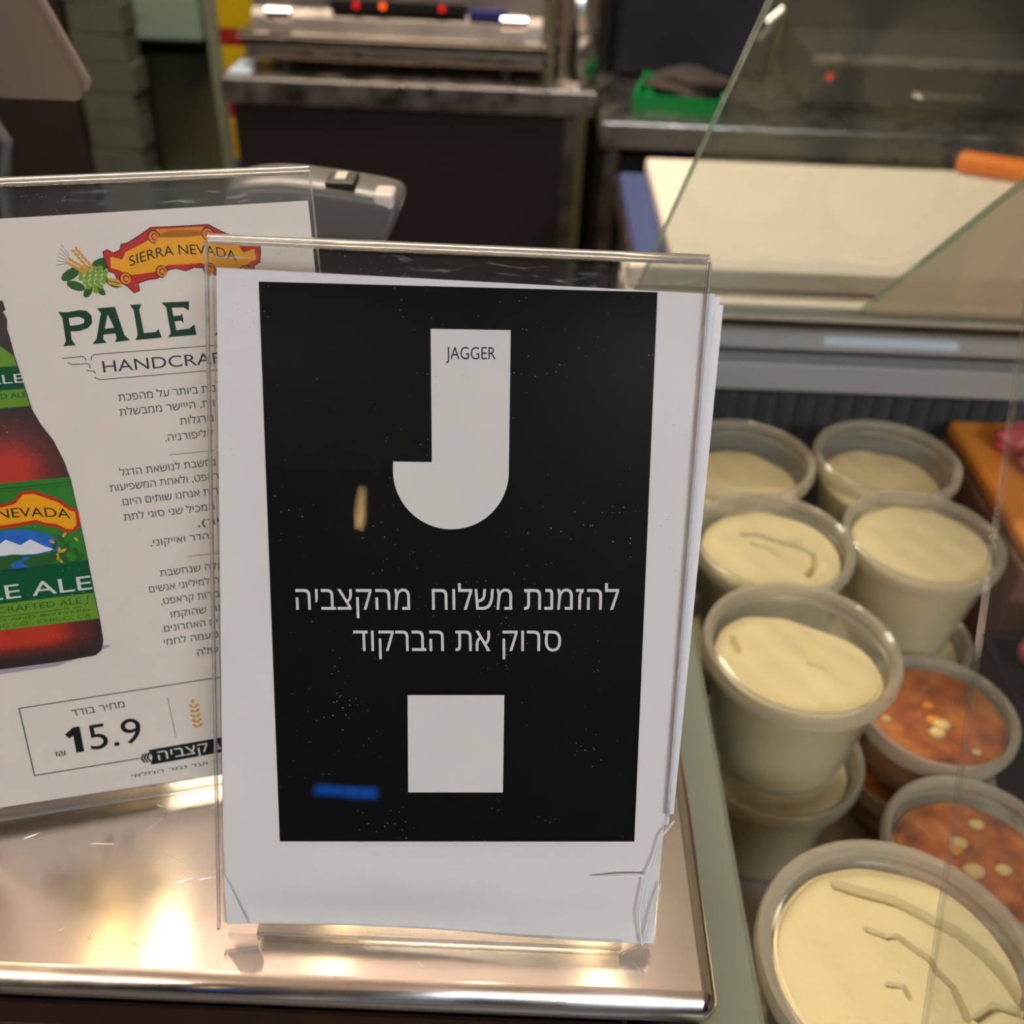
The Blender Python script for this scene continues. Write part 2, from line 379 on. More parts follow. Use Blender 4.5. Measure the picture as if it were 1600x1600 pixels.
REF = {}
def ref_h(ch, offset):
    if (ch, offset) not in REF:
        vs, _ = text_geo(ch, offset); REF[(ch, offset)] = max(v.y for v in vs) - min(min(v.y for v in vs), 0)
    return REF[(ch, offset)]
def text(bm, s, u0, v0, width, h, w, ang=0.0, offset=0.0, ref='H', warp=None):
    """lay one line of text: left end (u0,v0) mm, overall width mm, height of the ref letter mm"""
    vs, fs = text_geo(s, offset)
    x0 = min(v.x for v in vs); x1 = max(v.x for v in vs)
    kx = width / (x1 - x0); ky = h / ref_h(ref, offset); ca, sa = math.cos(ang), math.sin(ang)
    nv = []
    for v in vs:
        x = (v.x - x0) * kx; y = v.y * ky
        if warp: x, y = warp(x, y)
        nv.append(bm.verts.new(((u0 + x * ca - y * sa) / 1000, (v0 + x * sa + y * ca) / 1000, w)))
    for f in fs:
        try: bm.faces.new([nv[i] for i in f])
        except ValueError: pass
    return bm
def heb(s):
    return s[::-1].translate(str.maketrans('()', ')('))
def line(bm, pts, wd, w, w1=None):
    """polyline of given width (mm) as a flat ribbon"""
    for (a, b) in zip(pts, pts[1:]):
        a = Vector(a); b = Vector(b); t = (b - a).normalized(); n = Vector((-t.y, t.x)) * wd / 2; a = a - t * wd * .3; b = b + t * wd * .3
        q = [a + n, a - n, b - n, b + n]
        bm.faces.new([bm.verts.new((p.x / 1000, p.y / 1000, w)) for p in q])
    return bm
def flat(bm, pts, w):
    vs, fs = fill_loops([list(pts)]); nv = [bm.verts.new((v.x / 1000, v.y / 1000, w)) for v in vs]
    for f in fs: bm.faces.new([nv[i] for i in f])
    return bm
def holed(bm, loops, w):
    """outline with holes"""
    vs, fs = fill_loops(loops, True); nv = [bm.verts.new((v.x / 1000, v.y / 1000, w)) for v in vs]
    for f in fs: bm.faces.new([nv[i] for i in f])
    return bm
def flat_obj(name, pts, w, mat, par): return obj(name, flat(bmesh.new(), pts, w), mat, par)
def ell(cu, cv, a, b, rot=0, n=18, t0=0, t1=2 * PI):
    out = []
    for i in range(n):
        t = t0 + (t1 - t0) * i / n; x = a * math.cos(t); y = b * math.sin(t)
        out.append((cu + x * math.cos(rot) - y * math.sin(rot), cv + x * math.sin(rot) + y * math.cos(rot)))
    return out

# ============================================================ THE SETTING
struct('floor', box(-3.2, 3.2, -3.2, 3.6, -0.05, 0.0), 'floor')
struct('ceiling', box(-3.2, 3.2, -3.2, 3.6, 3.2, 3.26), 'ceil')
struct('wall_back', box(-3.2, 3.2, 3.4, 3.5, 0, 3.2), 'olive')
struct('wall_front', box(-3.2, 3.2, -3.2, -3.1, 0, 3.2), 'dark')
struct('wall_left', box(-3.2, -3.1, -3.1, 3.4, 0, 3.2), 'wallp')
struct('wall_right', box(3.1, 3.2, -3.1, 3.4, 0, 3.2), 'wallp')
struct('trim_1', box(-0.845, -0.806, 2.86, 2.95, 0, 3.2, bev=.004), 'sage')

CT = 1.117   # counter top height
# ---- pendant strip lamps reflected on the counter; two unseen aisle lamps added for brightness
for i, (x, y0, y1, m, lab) in enumerate([(-0.59, 0.72, 1.5, 'lamp_warm', 'bright warm strip lamp above the beer price card'),
                                     (-0.69, 0.72, 1.4, 'lamp_warm_dim', 'dim yellow strip lamp, leftmost over the counter'),
                                     (-0.285, 0.72, 1.5, 'lamp_warm', 'warm strip lamp over the middle of the counter'),
                                     (0.19, 0.72, 1.5, 'lamp_warm', 'warm strip lamp over the glass display case'),
                                     (-0.8, -1.9, -1.0, 'lamp_warm', 'unseen strip lamp added over the left of the customer aisle to brighten the room'), (0.6, -1.9, -1.0, 'lamp_warm', 'unseen strip lamp added over the right of the customer aisle to brighten the room')]):
    t = thing('strip_lamp', lab, 'lamp', (x, (y0 + y1) / 2, 2.58), group='strip lamps over the counter')
    L = (y1 - y0) / 2
    obj('diffuser', box(-.022, .022, -L, L, 0, .02, bev=.004), m, t)
    obj('housing', box(-.034, .034, -L - .01, L + .01, .0205, .05, bev=.004), 'black', t)
    obj('added_uplight', box(-.03, .03, -L, L, .0505, .056), 'lamp_up', t)  # glowing top face added so the ceiling gets brighter
    for s in (-1, 1): obj('cable', tube(bmesh.new(), [(0, s * L * .8, .056), (0, s * L * .8, .62)], .0025), 'black', t)

# ---- the stainless counter
t = thing('service_counter', 'scratched stainless steel counter top the two sign holders stand on', 'counter', (-0.6, 0.5, 0))
b = bmesh.new()
bx(b, -0.75, 0.677, -0.319, 0.20, CT - 0.014, CT, bev=.006, seg=5)
obj('counter_top', b, 'top_steel', t, smooth=True, flat_over=.05)
obj('cabinet_front', box(-0.74, 0.655, -0.285, -0.265, 0.1, CT - .0145), 'wood_dark', t)
obj('cabinet_body', box(-0.74, 0.655, -0.264, 0.18, 0.0, CT - .0145), 'dark', t)
obj('shelf_edge', box(-0.74, 0.655, -0.300, -0.286, 1.02, 1.045, bev=.003), 'wood_dark', t)

rs = random.Random(5); b = bmesh.new()
for k in range(95):
    x0, y0 = rs.uniform(-.26, .06) + .6, rs.uniform(.19, .29) - .5
    if k % 3 == 0: x0 = rs.uniform(-.26, -.12) + .6
    a0 = rs.choice([rs.gauss(0, .25), rs.uniform(0, PI), rs.gauss(1.1, .4)]); ln = rs.uniform(.002, .011); cv = rs.gauss(0, 25); q = []
    for j in range(6):
        t_ = ln * j / 5; aa = a0 + cv * t_; q.append((x0 + t_ * math.cos(aa), y0 + t_ * math.sin(aa), CT + .00005))
    tube(b, q, [.00003, .00008, .0001, .0001, .00008, .00003], 4)
obj('scratch', b, 'scratch', t)['kind'] = 'stuff'
# ============================================================ ACRYLIC SIGN HOLDERS
SM = frame((-0.0942, 0.1986, 1.1236), (1, 0, 0), (0, 0.4126, 0.9109))
yaw = math.radians(14.9); L20 = math.radians(20)
mr = Vector((math.cos(yaw), math.sin(yaw), 0)); hz = Vector((-mr.y, mr.x, 0))
mu = math.cos(L20) * Vector((0, 0, 1)) + math.sin(L20) * hz
MM = frame((-0.1889, 0.2411, 1.122), mr, mu)

def holder(matrix, u0, u1, vtop, label, drop, foot0, foot1, broken):
    t = thing('sign_holder', label, 'sign holder', matrix=matrix)
    up = matrix.to_3x3() @ Vector((0, 1, 0))
    if broken:
        pts = [(u0, 2), (u0 + 6, 0), (u1 - 3.5, 0), (u1 + .3, 2.5), (u1 + .1, 25), (u1, 48), (u1, vtop)]
        pts = [(u0, 1), (u1 - 6, 0), (u1 - 2.5, 4), (u1 - .6, 24), (u1, 50), (u1, vtop), (u0, vtop)]
    else:
        pts = [(u0, 0), (u1, 0), (u1, vtop), (u0, vtop)]
    obj('front_panel', prism(bmesh.new(), mm(pts), .0008, .0024), 'acrylic', t)
    obj('back_panel', prism(bmesh.new(), mm([(u0, 0), (u1, 0), (u1, vtop), (u0, vtop)]), -.0054, -.0036), 'acrylic_back', t)
    # rounded fold along the top
    b = bmesh.new(); path = []
    for k in range(9):
        a = PI * k / 8; path.append((math.sin(a) * .0030, -.0015 + math.cos(a) * .0039))
    inner = [(v * .35, -.0015 + (w + .0015) * .5) for v, w in path][::-1]
    prof = [(vtop / 1000 - .001 + v, w) for v, w in path] + [(vtop / 1000 - .001 + v, w) for v, w in inner]
    lo = [b.verts.new((u0 / 1000, v, w)) for v, w in prof]; hi = [b.verts.new((u1 / 1000, v, w)) for v, w in prof]
    n = len(prof)
    for i in range(n): b.faces.new((lo[i], lo[(i + 1) % n], hi[(i + 1) % n], hi[i]))
    for i in range(8): b.faces.new((lo[i], lo[i + 1], lo[n - 2 - i], lo[n - 1 - i])); b.faces.new((hi[i + 1], hi[i], hi[n - 1 - i], hi[n - 2 - i]))
    obj('top_fold', b, 'acrylic_edge', t, smooth=True)
    # polished edges left and right
    obj('side_edge', prism(bmesh.new(), mm([(u0 - .45, 1), (u0 + .25, 1), (u0 + .25, vtop - .5), (u0 - .45, vtop - .5)]), .0007, .0026), 'acrylic_edge', t)
    obj('side_edge', prism(bmesh.new(), mm([(u1 - .25, 50 if broken else 1), (u1 + .45, 50 if broken else 1), (u1 + .45, vtop - .5), (u1 - .25, vtop - .5)]), .0007, .0026), 'acrylic_edge', t)
    # bottom bend and foot, in world directions
    inv = matrix.inverted()
    base_z = CT + .0006
    o = matrix @ Vector((0, 0, 0)); ndir = matrix.to_3x3() @ Vector((0, 0, 1)); back = Vector((-ndir.x, -ndir.y, 0)).normalized()
    b = bmesh.new()
    prof = [Vector((0, .001, .0022)), Vector((0, -.0015, .0022)), None]
    def ring(u):
        p0 = matrix @ Vector((u / 1000, .0015, .0010)); p1 = matrix @ Vector((u / 1000, -drop * .45, .0012)); p1.z = max(p1.z, base_z + .0028)
        q = Vector((p1.x, p1.y, base_z + .001)); q += back * .0012
        e = q + back * .055
        out = []
        for p, nn in ((p0, -back), (p1, -back), (q, Vector((0, 0, -1)) * .4 - back * .4), (e, Vector((0, 0, -1)))):
            out.append((p, nn))
        th = .0016
        o1 = [p + nn * 0 for p, nn in out]
        i1 = [p0 + back * th, p1 + back * th + Vector((0, 0, .0004)), q + back * th * .6 + Vector((0, 0, th)), e + Vector((0, 0, th))]
        return [inv @ p for p in o1 + i1[::-1]]
    ra = [b.verts.new(p) for p in ring(foot0)]; rb = [b.verts.new(p) for p in ring(foot1)]
    for i in range(8): b.faces.new((ra[i], ra[(i + 1) % 8], rb[(i + 1) % 8], rb[i]))
    for q in (ra, rb):
        for i in range(3): b.faces.new((q[i], q[i + 1], q[6 - i], q[7 - i]))
    obj('foot', b, 'acrylic_foot', t)
    # the fold under the pocket
    obj('bottom_fold', prism(bmesh.new(), mm([(foot0, -.6), (foot1, -.6), (foot1, .8), (foot0, .8)]), -.0050, .0022), 'acrylic_edge', t)
    return t
hs = holder(SM, 0, 150, 229.5, 'clear acrylic sign holder with a chipped lower right corner, holding the black poster', .007, 13, 138, True)
b = bmesh.new()
for pth in ([(154.2, 48.4), (150.2, 42), (148.6, 33), (146, 27), (144.8, 14), (146.5, 2.5)], [(151.5, 25.3), (148.5, 8), (146.8, 2)], [(129.3, 26.3), (137, 27.6), (146, 28.1)]):
    tube(b, [(x / 1000 - .002, y / 1000, .0026) for x, y in pth], .00035, 5)
obj('crack', b, 'white_print', hs)
iv = SM.inverted()
for pts in ([(-.0914, .1936), (-.0815, .1957), (-.0785, .1914), (-.0785, .1884), (-.0810, .1865), (-.0850, .1868)], [(.0436, .1985), (.0512, .2025), (.0547, .2015), (.0547, .1965), (.0518, .1950), (.0436, .1945)]):
    b = bmesh.new(); prism(b, pts, CT + .0004, CT + .0020)
    for q in b.verts: q.co = iv @ q.co
    obj('corner_and_reflection', b, 'corner_haze', hs)  # flat hazy plate for the base corner plus its reflection in the steel
hm = holder(MM, -11, 139, 227.3, 'clear acrylic sign holder turned sideways, holding the beer price card', .004, -11, 139, False)

# ---- white sheets and black poster in the front holder
def wavy_sheet(bm, quad, w0, amp, nu=30, nv=44):
    (ax, ay), (bx_, by), (cx, cy), (dx, dy) = quad   # TL TR BR BL mm
    g = []
    for j in range(nv + 1):
        row = []
        for i in range(nu + 1):
            s = i / nu; q = j / nv
            x = (ax * (1 - s) + bx_ * s) * (1 - q) + (dx * (1 - s) + cx * s) * q
            y = (ay * (1 - s) + by * s) * (1 - q) + (dy * (1 - s) + cy * s) * q
            low = max(0, (q - .85) / .15)
            w = w0 + amp * low * (math.sin(q * 62 + s * 2.3) * .6 + math.sin(q * 31 - s * 5 + 1) * .6 + .35 * math.sin(s * 9 + q * 20)) - 1.3 * low * low
            w = max(-3.2, min(w, max(w0, .5)))
            row.append(bm.verts.new((x / 1000, y / 1000, w / 1000)))
        g.append(row)
    for j in range(nv):
        for i in range(nu): bm.faces.new((g[j][i], g[j + 1][i], g[j + 1][i + 1], g[j][i + 1]))
    bk = [[bm.verts.new(v.co - Vector((0, 0, .00012))) for v in row] for row in g]
    for j in range(nv):
        for i in range(nu): bm.faces.new((bk[j][i], bk[j][i + 1], bk[j + 1][i + 1], bk[j + 1][i]))
    for i in range(nu):
        for j in (0, nv): bm.faces.new((g[j][i], g[j][i + 1], bk[j][i + 1], bk[j][i]))
    for j in range(nv):
        for i in (0, nu): bm.faces.new((g[j][i], g[j + 1][i], bk[j + 1][i], bk[j][i]))
    return bm
def sheet(quad, w0, amp, label, group='white sheets in the front holder'):
    o = obj('paper_sheet', wavy_sheet(bmesh.new(), quad, w0, amp), 'paper', None, smooth=True)
    o.matrix_world = SM
    return tag(o, label, 'paper', group)
s1 = sheet([(2.2, 221.6), (152.6, 219.9), (149.0, .8), (1.0, 1.2)], -.55, 1.7, 'white sheet directly behind the black poster, wavy along its lower edge')
s2 = sheet([(3.5, 221.0), (154.6, 219.2), (151.6, 44), (2, 30)], -2.6, 0, 'second white sheet, its right edge sticking out beside the black poster')
s3 = sheet([(4.5, 220.2), (155.9, 216.8), (153.0, 48), (3, 34)], -3.0, 0, 'rearmost white sheet, reaching farthest right out of the front holder')
fold = obj('folded_corner', prism(bmesh.new(), mm([(1.3, 20), (3, 17.5), (9.5, 2.2), (2.2, 1.6)]), -.0003, .0001), 'paper', s1)

pm = thing('poster', 'black poster with a large white letter and white lettering', 'poster', matrix=SM)
obj('sheet', prism(bmesh.new(), mm([(15.0, 218.0), (135.2, 221.0 - 1.2), (140.0, 39.0), (20.5, 33.6)]), -.00035, -.0001), 'ink', pm)
obj('bottom_margin', prism(bmesh.new(), mm([(20.5, 33.5), (140.0, 38.9), (140.05, 37.2), (20.6, 31.4)]), -.00035, -.00012), 'white_print', pm)
rot = math.radians(2.5)
# letter J: shaft, hook and round bowl
jc = (74.6, 162.4)
pts = [(67.2, 206.1), (91.5, 206.7), (92.7, 162.6)]
for k in range(1, 25):
    a = -PI * k / 24 + math.radians(1.4); pts.append((74.6 + 18.1 * math.cos(a), 162.4 + 18.4 * math.sin(a)))
pts += [(56.5, 164.9), (68.6, 165.2)]
flat_obj('letter_emblem', pts, .00005, 'white_print', pm)
obj('small_lettering', text(bmesh.new(), 'JAGGER', 72.1, 197.2, 15.2, 3.7, .00012, ang=math.radians(2.0)), 'navy_ink', pm)
obj('lettering', text(bmesh.new(), heb('להזמנת משלוח  מהקצביה'), 26.2, 115.4, 103.6, 6.9, .00005, ang=math.radians(2.5), offset=.008, ref='ה'), 'white_print', pm)
obj('lettering', text(bmesh.new(), heb('סרוק את הברקוד'), 44.9, 102.3, 67.1, 6.9, .00005, ang=math.radians(2.5), offset=.008, ref='ה'), 'white_print', pm)
flat_obj('blank_square', [(62.6, 87.9), (94.2, 89.3), (95.1, 54.9), (63.5, 53.5)], .00005, 'white_print', pm)

# ---- beer price card
mc = thing('price_card', 'cream card advertising bottled ale, leaning behind the black poster holder', 'price card', matrix=MM)
obj('sheet', prism(bmesh.new(), mm([(-9.5, 215.8), (137.6, 217.5), (138.2, 3.0), (-9.5, 4.0)]), -.0006, -.0001), 'card', mc)
W1, W2, W3, W4, W5 = .00004, .00010, .00016, .00022, .00028
# ribbon banner (left half traced, right half mirrored)
C0 = 94.0
left = [(94, 211.0), (89.5, 211.0), (84.7, 211.1), (80.6, 208.6), (76.5, 206.4), (74.5, 206.2), (73.9, 204.4), (71.5, 203.4), (69.6, 204.6), (68.4, 204.2), (68.6, 200.7), (69.2, 197.8), (71.0, 197.0), (71.7, 194.4), (74.5, 192.6), (76.3, 190.2), (77.9, 190.8), (77.8, 193.4), (81.5, 194.4), (84.5, 194.6), (87.0, 197.0), (91.0, 197.6), (94, 196.6)]
def mirr(p): return [(2 * C0 - x, y) for x, y in p[::-1]]
def grow(pts, d):
    cx = sum(p[0] for p in pts) / len(pts); cy = sum(p[1] for p in pts) / len(pts)
    out = []
    n = len(pts)
    ar = sum(p[0] * q[1] - q[0] * p[1] for p, q in zip(pts, pts[1:] + pts[:1])); sg = 1 if ar > 0 else -1
    for i in range(n):
        a = Vector(pts[i - 1]); c = Vector(pts[(i + 1) % n]); t = (c - a).normalized(); nn = Vector((t.y, -t.x)) * sg
        out.append((pts[i][0] + nn.x * d, pts[i][1] + nn.y * d))
    return out
full = left + mirr(left)[1:-1]
rb = flat_obj('ribbon_banner', grow(full, .35), W1, 'brown_ink', mc)
flat_obj('ribbon_border', full, W2, 'red', rb)
inner = [(94, 209.6), (90, 209.2), (86.3, 208.2), (82.5, 206.2), (78.4, 204.4), (75.6, 203.2), (74.2, 200.8), (70.6, 202.0), (70.4, 199.0), (72.8, 198.4), (74.0, 197.2), (76.2, 196.6), (80.0, 196.8), (84.0, 197.2), (88.5, 199.2), (94, 199.0)]
flat_obj('ribbon_field', grow(inner + mirr(inner)[1:-1], .5), W3, 'gold', rb)
flat_obj('ribbon_roll', [(86.2, 210.6), (101.8, 210.6), (101.0, 207.9), (94, 207.4), (87.0, 207.9)], W3, 'orange', rb)
b = bmesh.new()
for cu, cv in ((85.2, 208.2), (102.8, 208.2), (86.2, 196.6), (101.8, 196.6), (74.2, 195.0), (113.8, 195.0)):
    line(b, ell(cu, cv, 1.9, 2.0, 0, 14, 0, 5.2), .32, W5); line(b, ell(cu + .2, cv, .9, 1.0, 0, 10, 0, 5.5), .3, W5)
obj('ribbon_scroll', b, 'brown_ink', rb)
b = bmesh.new()
for cu, cv in ((85.2, 208.2), (102.8, 208.2), (86.2, 196.6), (101.8, 196.6), (74.2, 195.0), (113.8, 195.0)):
    flat(b, ell(cu, cv, 1.7, 1.8), W4)
obj('ribbon_curl', b, 'orange', rb)
def arc(x, y):
    X = 76.2 + x; k = (X - 93.5) / 18.0
    return x, y + 3.0 - 3.6 * k * k * (0.9 if k < 0 else .9)
obj('banner_lettering', text(bmesh.new(), 'SIERRA NEVADA', 76.2, 198.9, 35.2, 3.2, W5, offset=.09, ref='H', warp=arc), 'dark_ink', rb)
# hops and wheat
hp = bmesh.new()
for cu, cv, a, bb, ro in ((57, 197.5, 3.6, 1.7, .5), (58, 193.6, 3.0, 1.5, -.4), (67.2, 200.2, 3.6, 2.0, .3), (70, 193.8, 2.6, 1.4, -.5), (61.5, 191.4, 2.2, 1.2, .9), (65.5, 191.6, 2.0, 1.1, -.9)):
    flat(hp, ell(cu, cv, a, bb, ro, 12), W1)
leaves = obj('hop_leaf', hp, 'hop_dark', mc)
hp = bmesh.new()
for j, rowc in enumerate((4, 5, 5, 4, 3, 1)):
    for i in range(rowc):
        flat(hp, ell(63.8 + (i - (rowc - 1) / 2) * 1.9 + (.3 if j % 2 else 0), 199.0 - j * 1.5, .95, .85, 0, 10), W2 + .000004 * j)
obj('hop_cone', hp, 'hop', mc)
hp = bmesh.new()
for (ax, ay, ex, ey) in ((63.4, 199.2, 58.8, 206.4), (61.6, 198.4, 56.2, 202.4), (69, 194.5, 73, 193.2)):
    d = Vector((ex - ax, ey - ay)); ln = d.length; d.normalize(); an = math.atan2(d.y, d.x)
    for k in range(6):
        for s in (-1, 1):
            f = k / 6; flat(hp, ell(ax + d.x * ln * f - s * d.y * .65, ay + d.y * ln * f + s * d.x * .65, .85, .42, an + s * .45, 10), W3 + k * .000004)
obj('wheat_ear', hp, 'wheat', mc)
b = bmesh.new()
for k in range(6): line(b, [(57.5 - k * .3, 203.5 - k * .5), (55.6 - k * .55, 207.2 - k * 1.3)], .14, W1)
obj('wheat_beard', b, 'line_ink', mc)
# slab lettering
LP = [(51.1, 185.5), (53.5, 185.1), (58.0, 185.6), (60.1, 185.2), (61.4, 183.4), (61.2, 181.0), (59.6, 179.4), (56.8, 178.6), (53.9, 178.7), (53.8, 175.9), (54.8, 173.9), (50.8, 173.9), (51.9, 175.5), (52.0, 183.3)]
LPh = [(54.0, 183.2), (57.4, 183.4), (58.9, 182.4), (58.6, 181.2), (57.0, 180.7), (54.0, 180.6)]
LA = [(63.4, 185.8), (69.3, 185.9), (71.0, 176.2), (72.5, 174.3), (67.5, 174.0), (68.3, 175.4), (68.1, 177.0), (64.2, 176.8), (63.9, 175.4), (64.9, 174.0), (60.2, 173.9), (61.8, 175.6), (64.5, 184.2)]
LAh = [(66.6, 183.6), (64.9, 178.8), (68.0, 178.9)]
LL = [(74.2, 186.2), (78.0, 186.2), (77.0, 184.4), (77.4, 176.4), (81.2, 176.5), (82.4, 177.4), (83.1, 174.4), (74.2, 174.2), (75.3, 175.8), (75.2, 184.3)]
LE = [(84.5, 186.3), (93.8, 186.1), (93.2, 182.9), (91.6, 184.2), (87.7, 184.3), (87.9, 181.5), (90.3, 181.5), (90.9, 182.4), (91.0, 178.8), (90.2, 179.7), (88.0, 179.6), (88.2, 176.6), (92.7, 176.9), (94.4, 178.2), (94.7, 174.5), (85.0, 174.4), (86.2, 175.6), (85.9, 184.6)]
b = bmesh.new()
for loops, dx in (([LP, LPh], 0), ([LA, LAh], 0), ([LL], 0), ([LE], 0), ([LA, LAh], 40.5), ([LL], 40.0), ([LE], 39.5)):
    holed(b, [[(x + dx, y) for x, y in p] for p in loops], W1)
obj('headline_lettering', b, 'green_ink', mc)
b = bmesh.new()
line(b, [(59.0, 168.4), (59.2, 169.6), (60.4, 170.4), (132, 170.4)], .28, W1); line(b, [(59.2, 162.5), (60.6, 161.6), (132, 161.9)], .28, W1)
line(b, [(50.0, 169.8), (56.4, 170.0), (57.2, 169.3), (57.2, 168.6)], .28, W1); line(b, [(51.3, 168.2), (52.9, 167.5), (57.6, 167.4), (58.2, 166.8), (58.2, 165.9)], .28, W1)
line(b, [(57.0, 165.1), (58.4, 164.8), (59.4, 164.6), (59.6, 163.8)], .28, W1)
obj('winged_border', b, 'line_ink', mc)
for p, wd in (([(79.7, 132.9), (95.3, 133.0)], .2), ([(81.2, 94.3), (94, 94.2)], .2), ([(66.3, 39.2), (67.1, 22.1)], .22)):
    obj('ruled_line', line(bmesh.new(), p, wd, W1), 'line_ink', mc)
obj('price_border', line(bmesh.new(), [(52.5, 15.6), (14.8, 15.1), (14.2, 43.3), (104, 44.9)], .42, W1), 'line_ink', mc)
obj('subtitle_lettering', text(bmesh.new(), 'HANDCRAFTED ALE', 62.3, 164.0, 68, 3.9, W1, offset=.05), 'text_ink', mc)
b = bmesh.new()
for s, u, v, u1 in (('נות ביותר על מהפכת', 65.8, 153.6, 98.6), ('וית, הייישר ממבשלת', 65.4, 148.4, 97.6), ('מרגלות', 85.1, 143.4, 96.6), ('קליפורניה.', 79.2, 137.9, 96.0),
                 ('נחשבת לנושאת הדגל', 62.3, 126.9, 95.3), ('ראפט, ולאחת המשפיעות', 58.1, 121.6, 95.7), ('רות אנחנו שותים היום.', 60.8, 116.1, 94.8), ('המכיל שני סוגי לתת', 61.2, 110.4, 92.8), ('יר),', 86.2, 105.2, 93.8), ('נהדר ואייקוני.', 68.9, 99.7, 91.0),
                 ('ולה שנחשבת', 70.5, 87.8, 91.6), ('ה למיליוני אנשים', 65.9, 82.1, 90.8), ('בירות קראפט,', 69.3, 76.8, 90.6), ('ות שהוקמו', 72.1, 71.2, 89.8), ('ים האחרונים.', 68.0, 65.9, 88.4), ('טעמה לחמי', 68.2, 60.6, 87.9), ('שלה', 79.4, 54.7, 87.2)):
    text(b, heb(s), u, v, u1 - u, 2.35, W1, ang=.018, offset=.006, ref='ה')
obj('body_lettering', b, 'text_ink', mc)
obj('price_caption', text(bmesh.new(), heb('מחיר בודד'), 31.7, 37.0, 19, 2.6, W1, ang=.04, offset=.004, ref='ה'), 'text_ink', mc)
obj('currency_sign', text(bmesh.new(), '₪', 23.6, 21.6, 3.4, 2.4, W1, ref='H'), 'text_ink', mc)
obj('footnote', text(bmesh.new(), heb('בלבד ועד גמר המלאי'), 48.8, 7.9, 40, 1.3, W1, ang=.02, ref='ה'), 'text_ink', mc)
b = text(bmesh.new(), '5.9', 36.2, 22.1, 18.9, 10.4, W1, ang=.02, offset=.085, ref='5')
flat(b, [(28.0, 30.1), (31.3, 32.6), (33.6, 32.6), (33.6, 22.0), (30.8, 22.0), (30.8, 29.2), (29.3, 28.2)], W1)
obj('price_figures', b, 'dark_ink', mc)
fl = flat_obj('black_ribbon', [(56.4, 18.5), (104, 19.8), (104, 13.4), (56.4, 12.1), (57.4, 15.4)], W1, 'dark_ink', mc)
obj('ribbon_lettering', text(bmesh.new(), heb('ע קצביה'), 59.5, 13.6, 25.5, 3.7, W2, ang=.03, offset=.01, ref='ה'), 'white_print', fl)
b = bmesh.new()
for k in range(3): flat(b, [(53.0 + k * 1.1, 15.4), (54.0 + k * 1.1, 17.2 + k * .2), (54.8 + k * 1.1, 17.4), (53.8 + k * 1.1, 15.4), (54.8 + k * 1.1, 13.2), (54.0 + k * 1.1, 13.4)], W1)
obj('arrow_feather', b, 'dark_ink', mc)
b = bmesh.new()
for k in range(5):
    for s in (-1, 1): flat(b, ell(75.4 + s * .95 + k * .06, 34.2 - k * 2.1, 1.15, .55, s * .7, 10), W1)
flat(b, ell(75.2, 36.2, .55, 1.0, 0, 10), W1)
obj('wheat_emblem', b, 'wheat', mc)
# the printed bottle
AX = 21.6
half = [(12.6, 190.2), (13.0, 188), (12.4, 186.6), (13.2, 184), (12.6, 181), (13.0, 178), (13.4, 172), (14.6, 163), (15.8, 153.2), (17.6, 148.1), (20.8, 142), (23.0, 134.4), (24.2, 127.3), (24.7, 115), (25.2, 100.9), (25.4, 86), (25.7, 73.5), (25.6, 65.8), (24.4, 62.0), (22.0, 60.2), (10, 59.6)]
def bottle_mat():
    m, nt, out = newmat('printed_amber_bottle')
    bs = N(nt, 'BsdfPrincipled'); nt.links.new(bs.outputs[0], out.inputs[0]); bs.inputs['Roughness'].default_value = .5
    tc = N(nt, 'TexCoord'); sx = N(nt, 'SeparateXYZ'); nt.links.new(tc.outputs['Object'], sx.inputs[0])
    a = N(nt, 'MapRange'); a.inputs[1].default_value = .0475; a.inputs[2].default_value = .030; nt.links.new(sx.outputs[0], a.inputs[0])
    y1 = N(nt, 'MapRange'); y1.inputs[1].default_value = .153; y1.inputs[2].default_value = .136; nt.links.new(sx.outputs[1], y1.inputs[0])
    y2 = N(nt, 'MapRange'); y2.inputs[1].default_value = .0625; y2.inputs[2].default_value = .069; nt.links.new(sx.outputs[1], y2.inputs[0])
    n = N(nt, 'TexNoise'); n.inputs['Scale'].default_value = 900; nt.links.new(tc.outputs['Object'], n.inputs['Vector'])
    m1 = N(nt, 'Math', operation='MULTIPLY'); nt.links.new(a.outputs[0], m1.inputs[0]); nt.links.new(y1.outputs[0], m1.inputs[1])
    m2 = N(nt, 'Math', operation='MULTIPLY'); nt.links.new(m1.outputs[0], m2.inputs[0]); nt.links.new(y2.outputs[0], m2.inputs[1])
    ad = N(nt, 'Math', operation='MULTIPLY_ADD'); ad.inputs[1].default_value = .35; nt.links.new(n.outputs['Fac'], ad.inputs[0]); 
    sb = N(nt, 'Math', operation='SUBTRACT'); sb.inputs[1].default_value = .17; nt.links.new(m2.outputs[0], sb.inputs[0]); nt.links.new(sb.outputs[0], ad.inputs[2])
    cr = N(nt, 'ValToRGB'); e = cr.color_ramp.elements; e[0].position = .05; e[0].color = lin((.17, .09, .08)); e[1].position = .95; e[1].color = lin((.74, .17, .05))
    x = e.new(.5); x.color = lin((.40, .10, .07)); nt.links.new(ad.outputs[0], cr.inputs[0]); nt.links.new(cr.outputs[0], bs.inputs['Base Color'])
    return m
flat_obj('bottle_shadow', [(-3, 57.5), (30, 58.0), (50, 63.2), (47, 64.0), (30, 60.5), (-3, 60.5)], W1, 'shadow_print', mc)
full = [(AX + x, y) for x, y in half] + [(AX - x, y) for x, y in half[::-1]]
bt = flat_obj('bottle_picture', full, W2, bottle_mat(), mc)
b = bmesh.new()
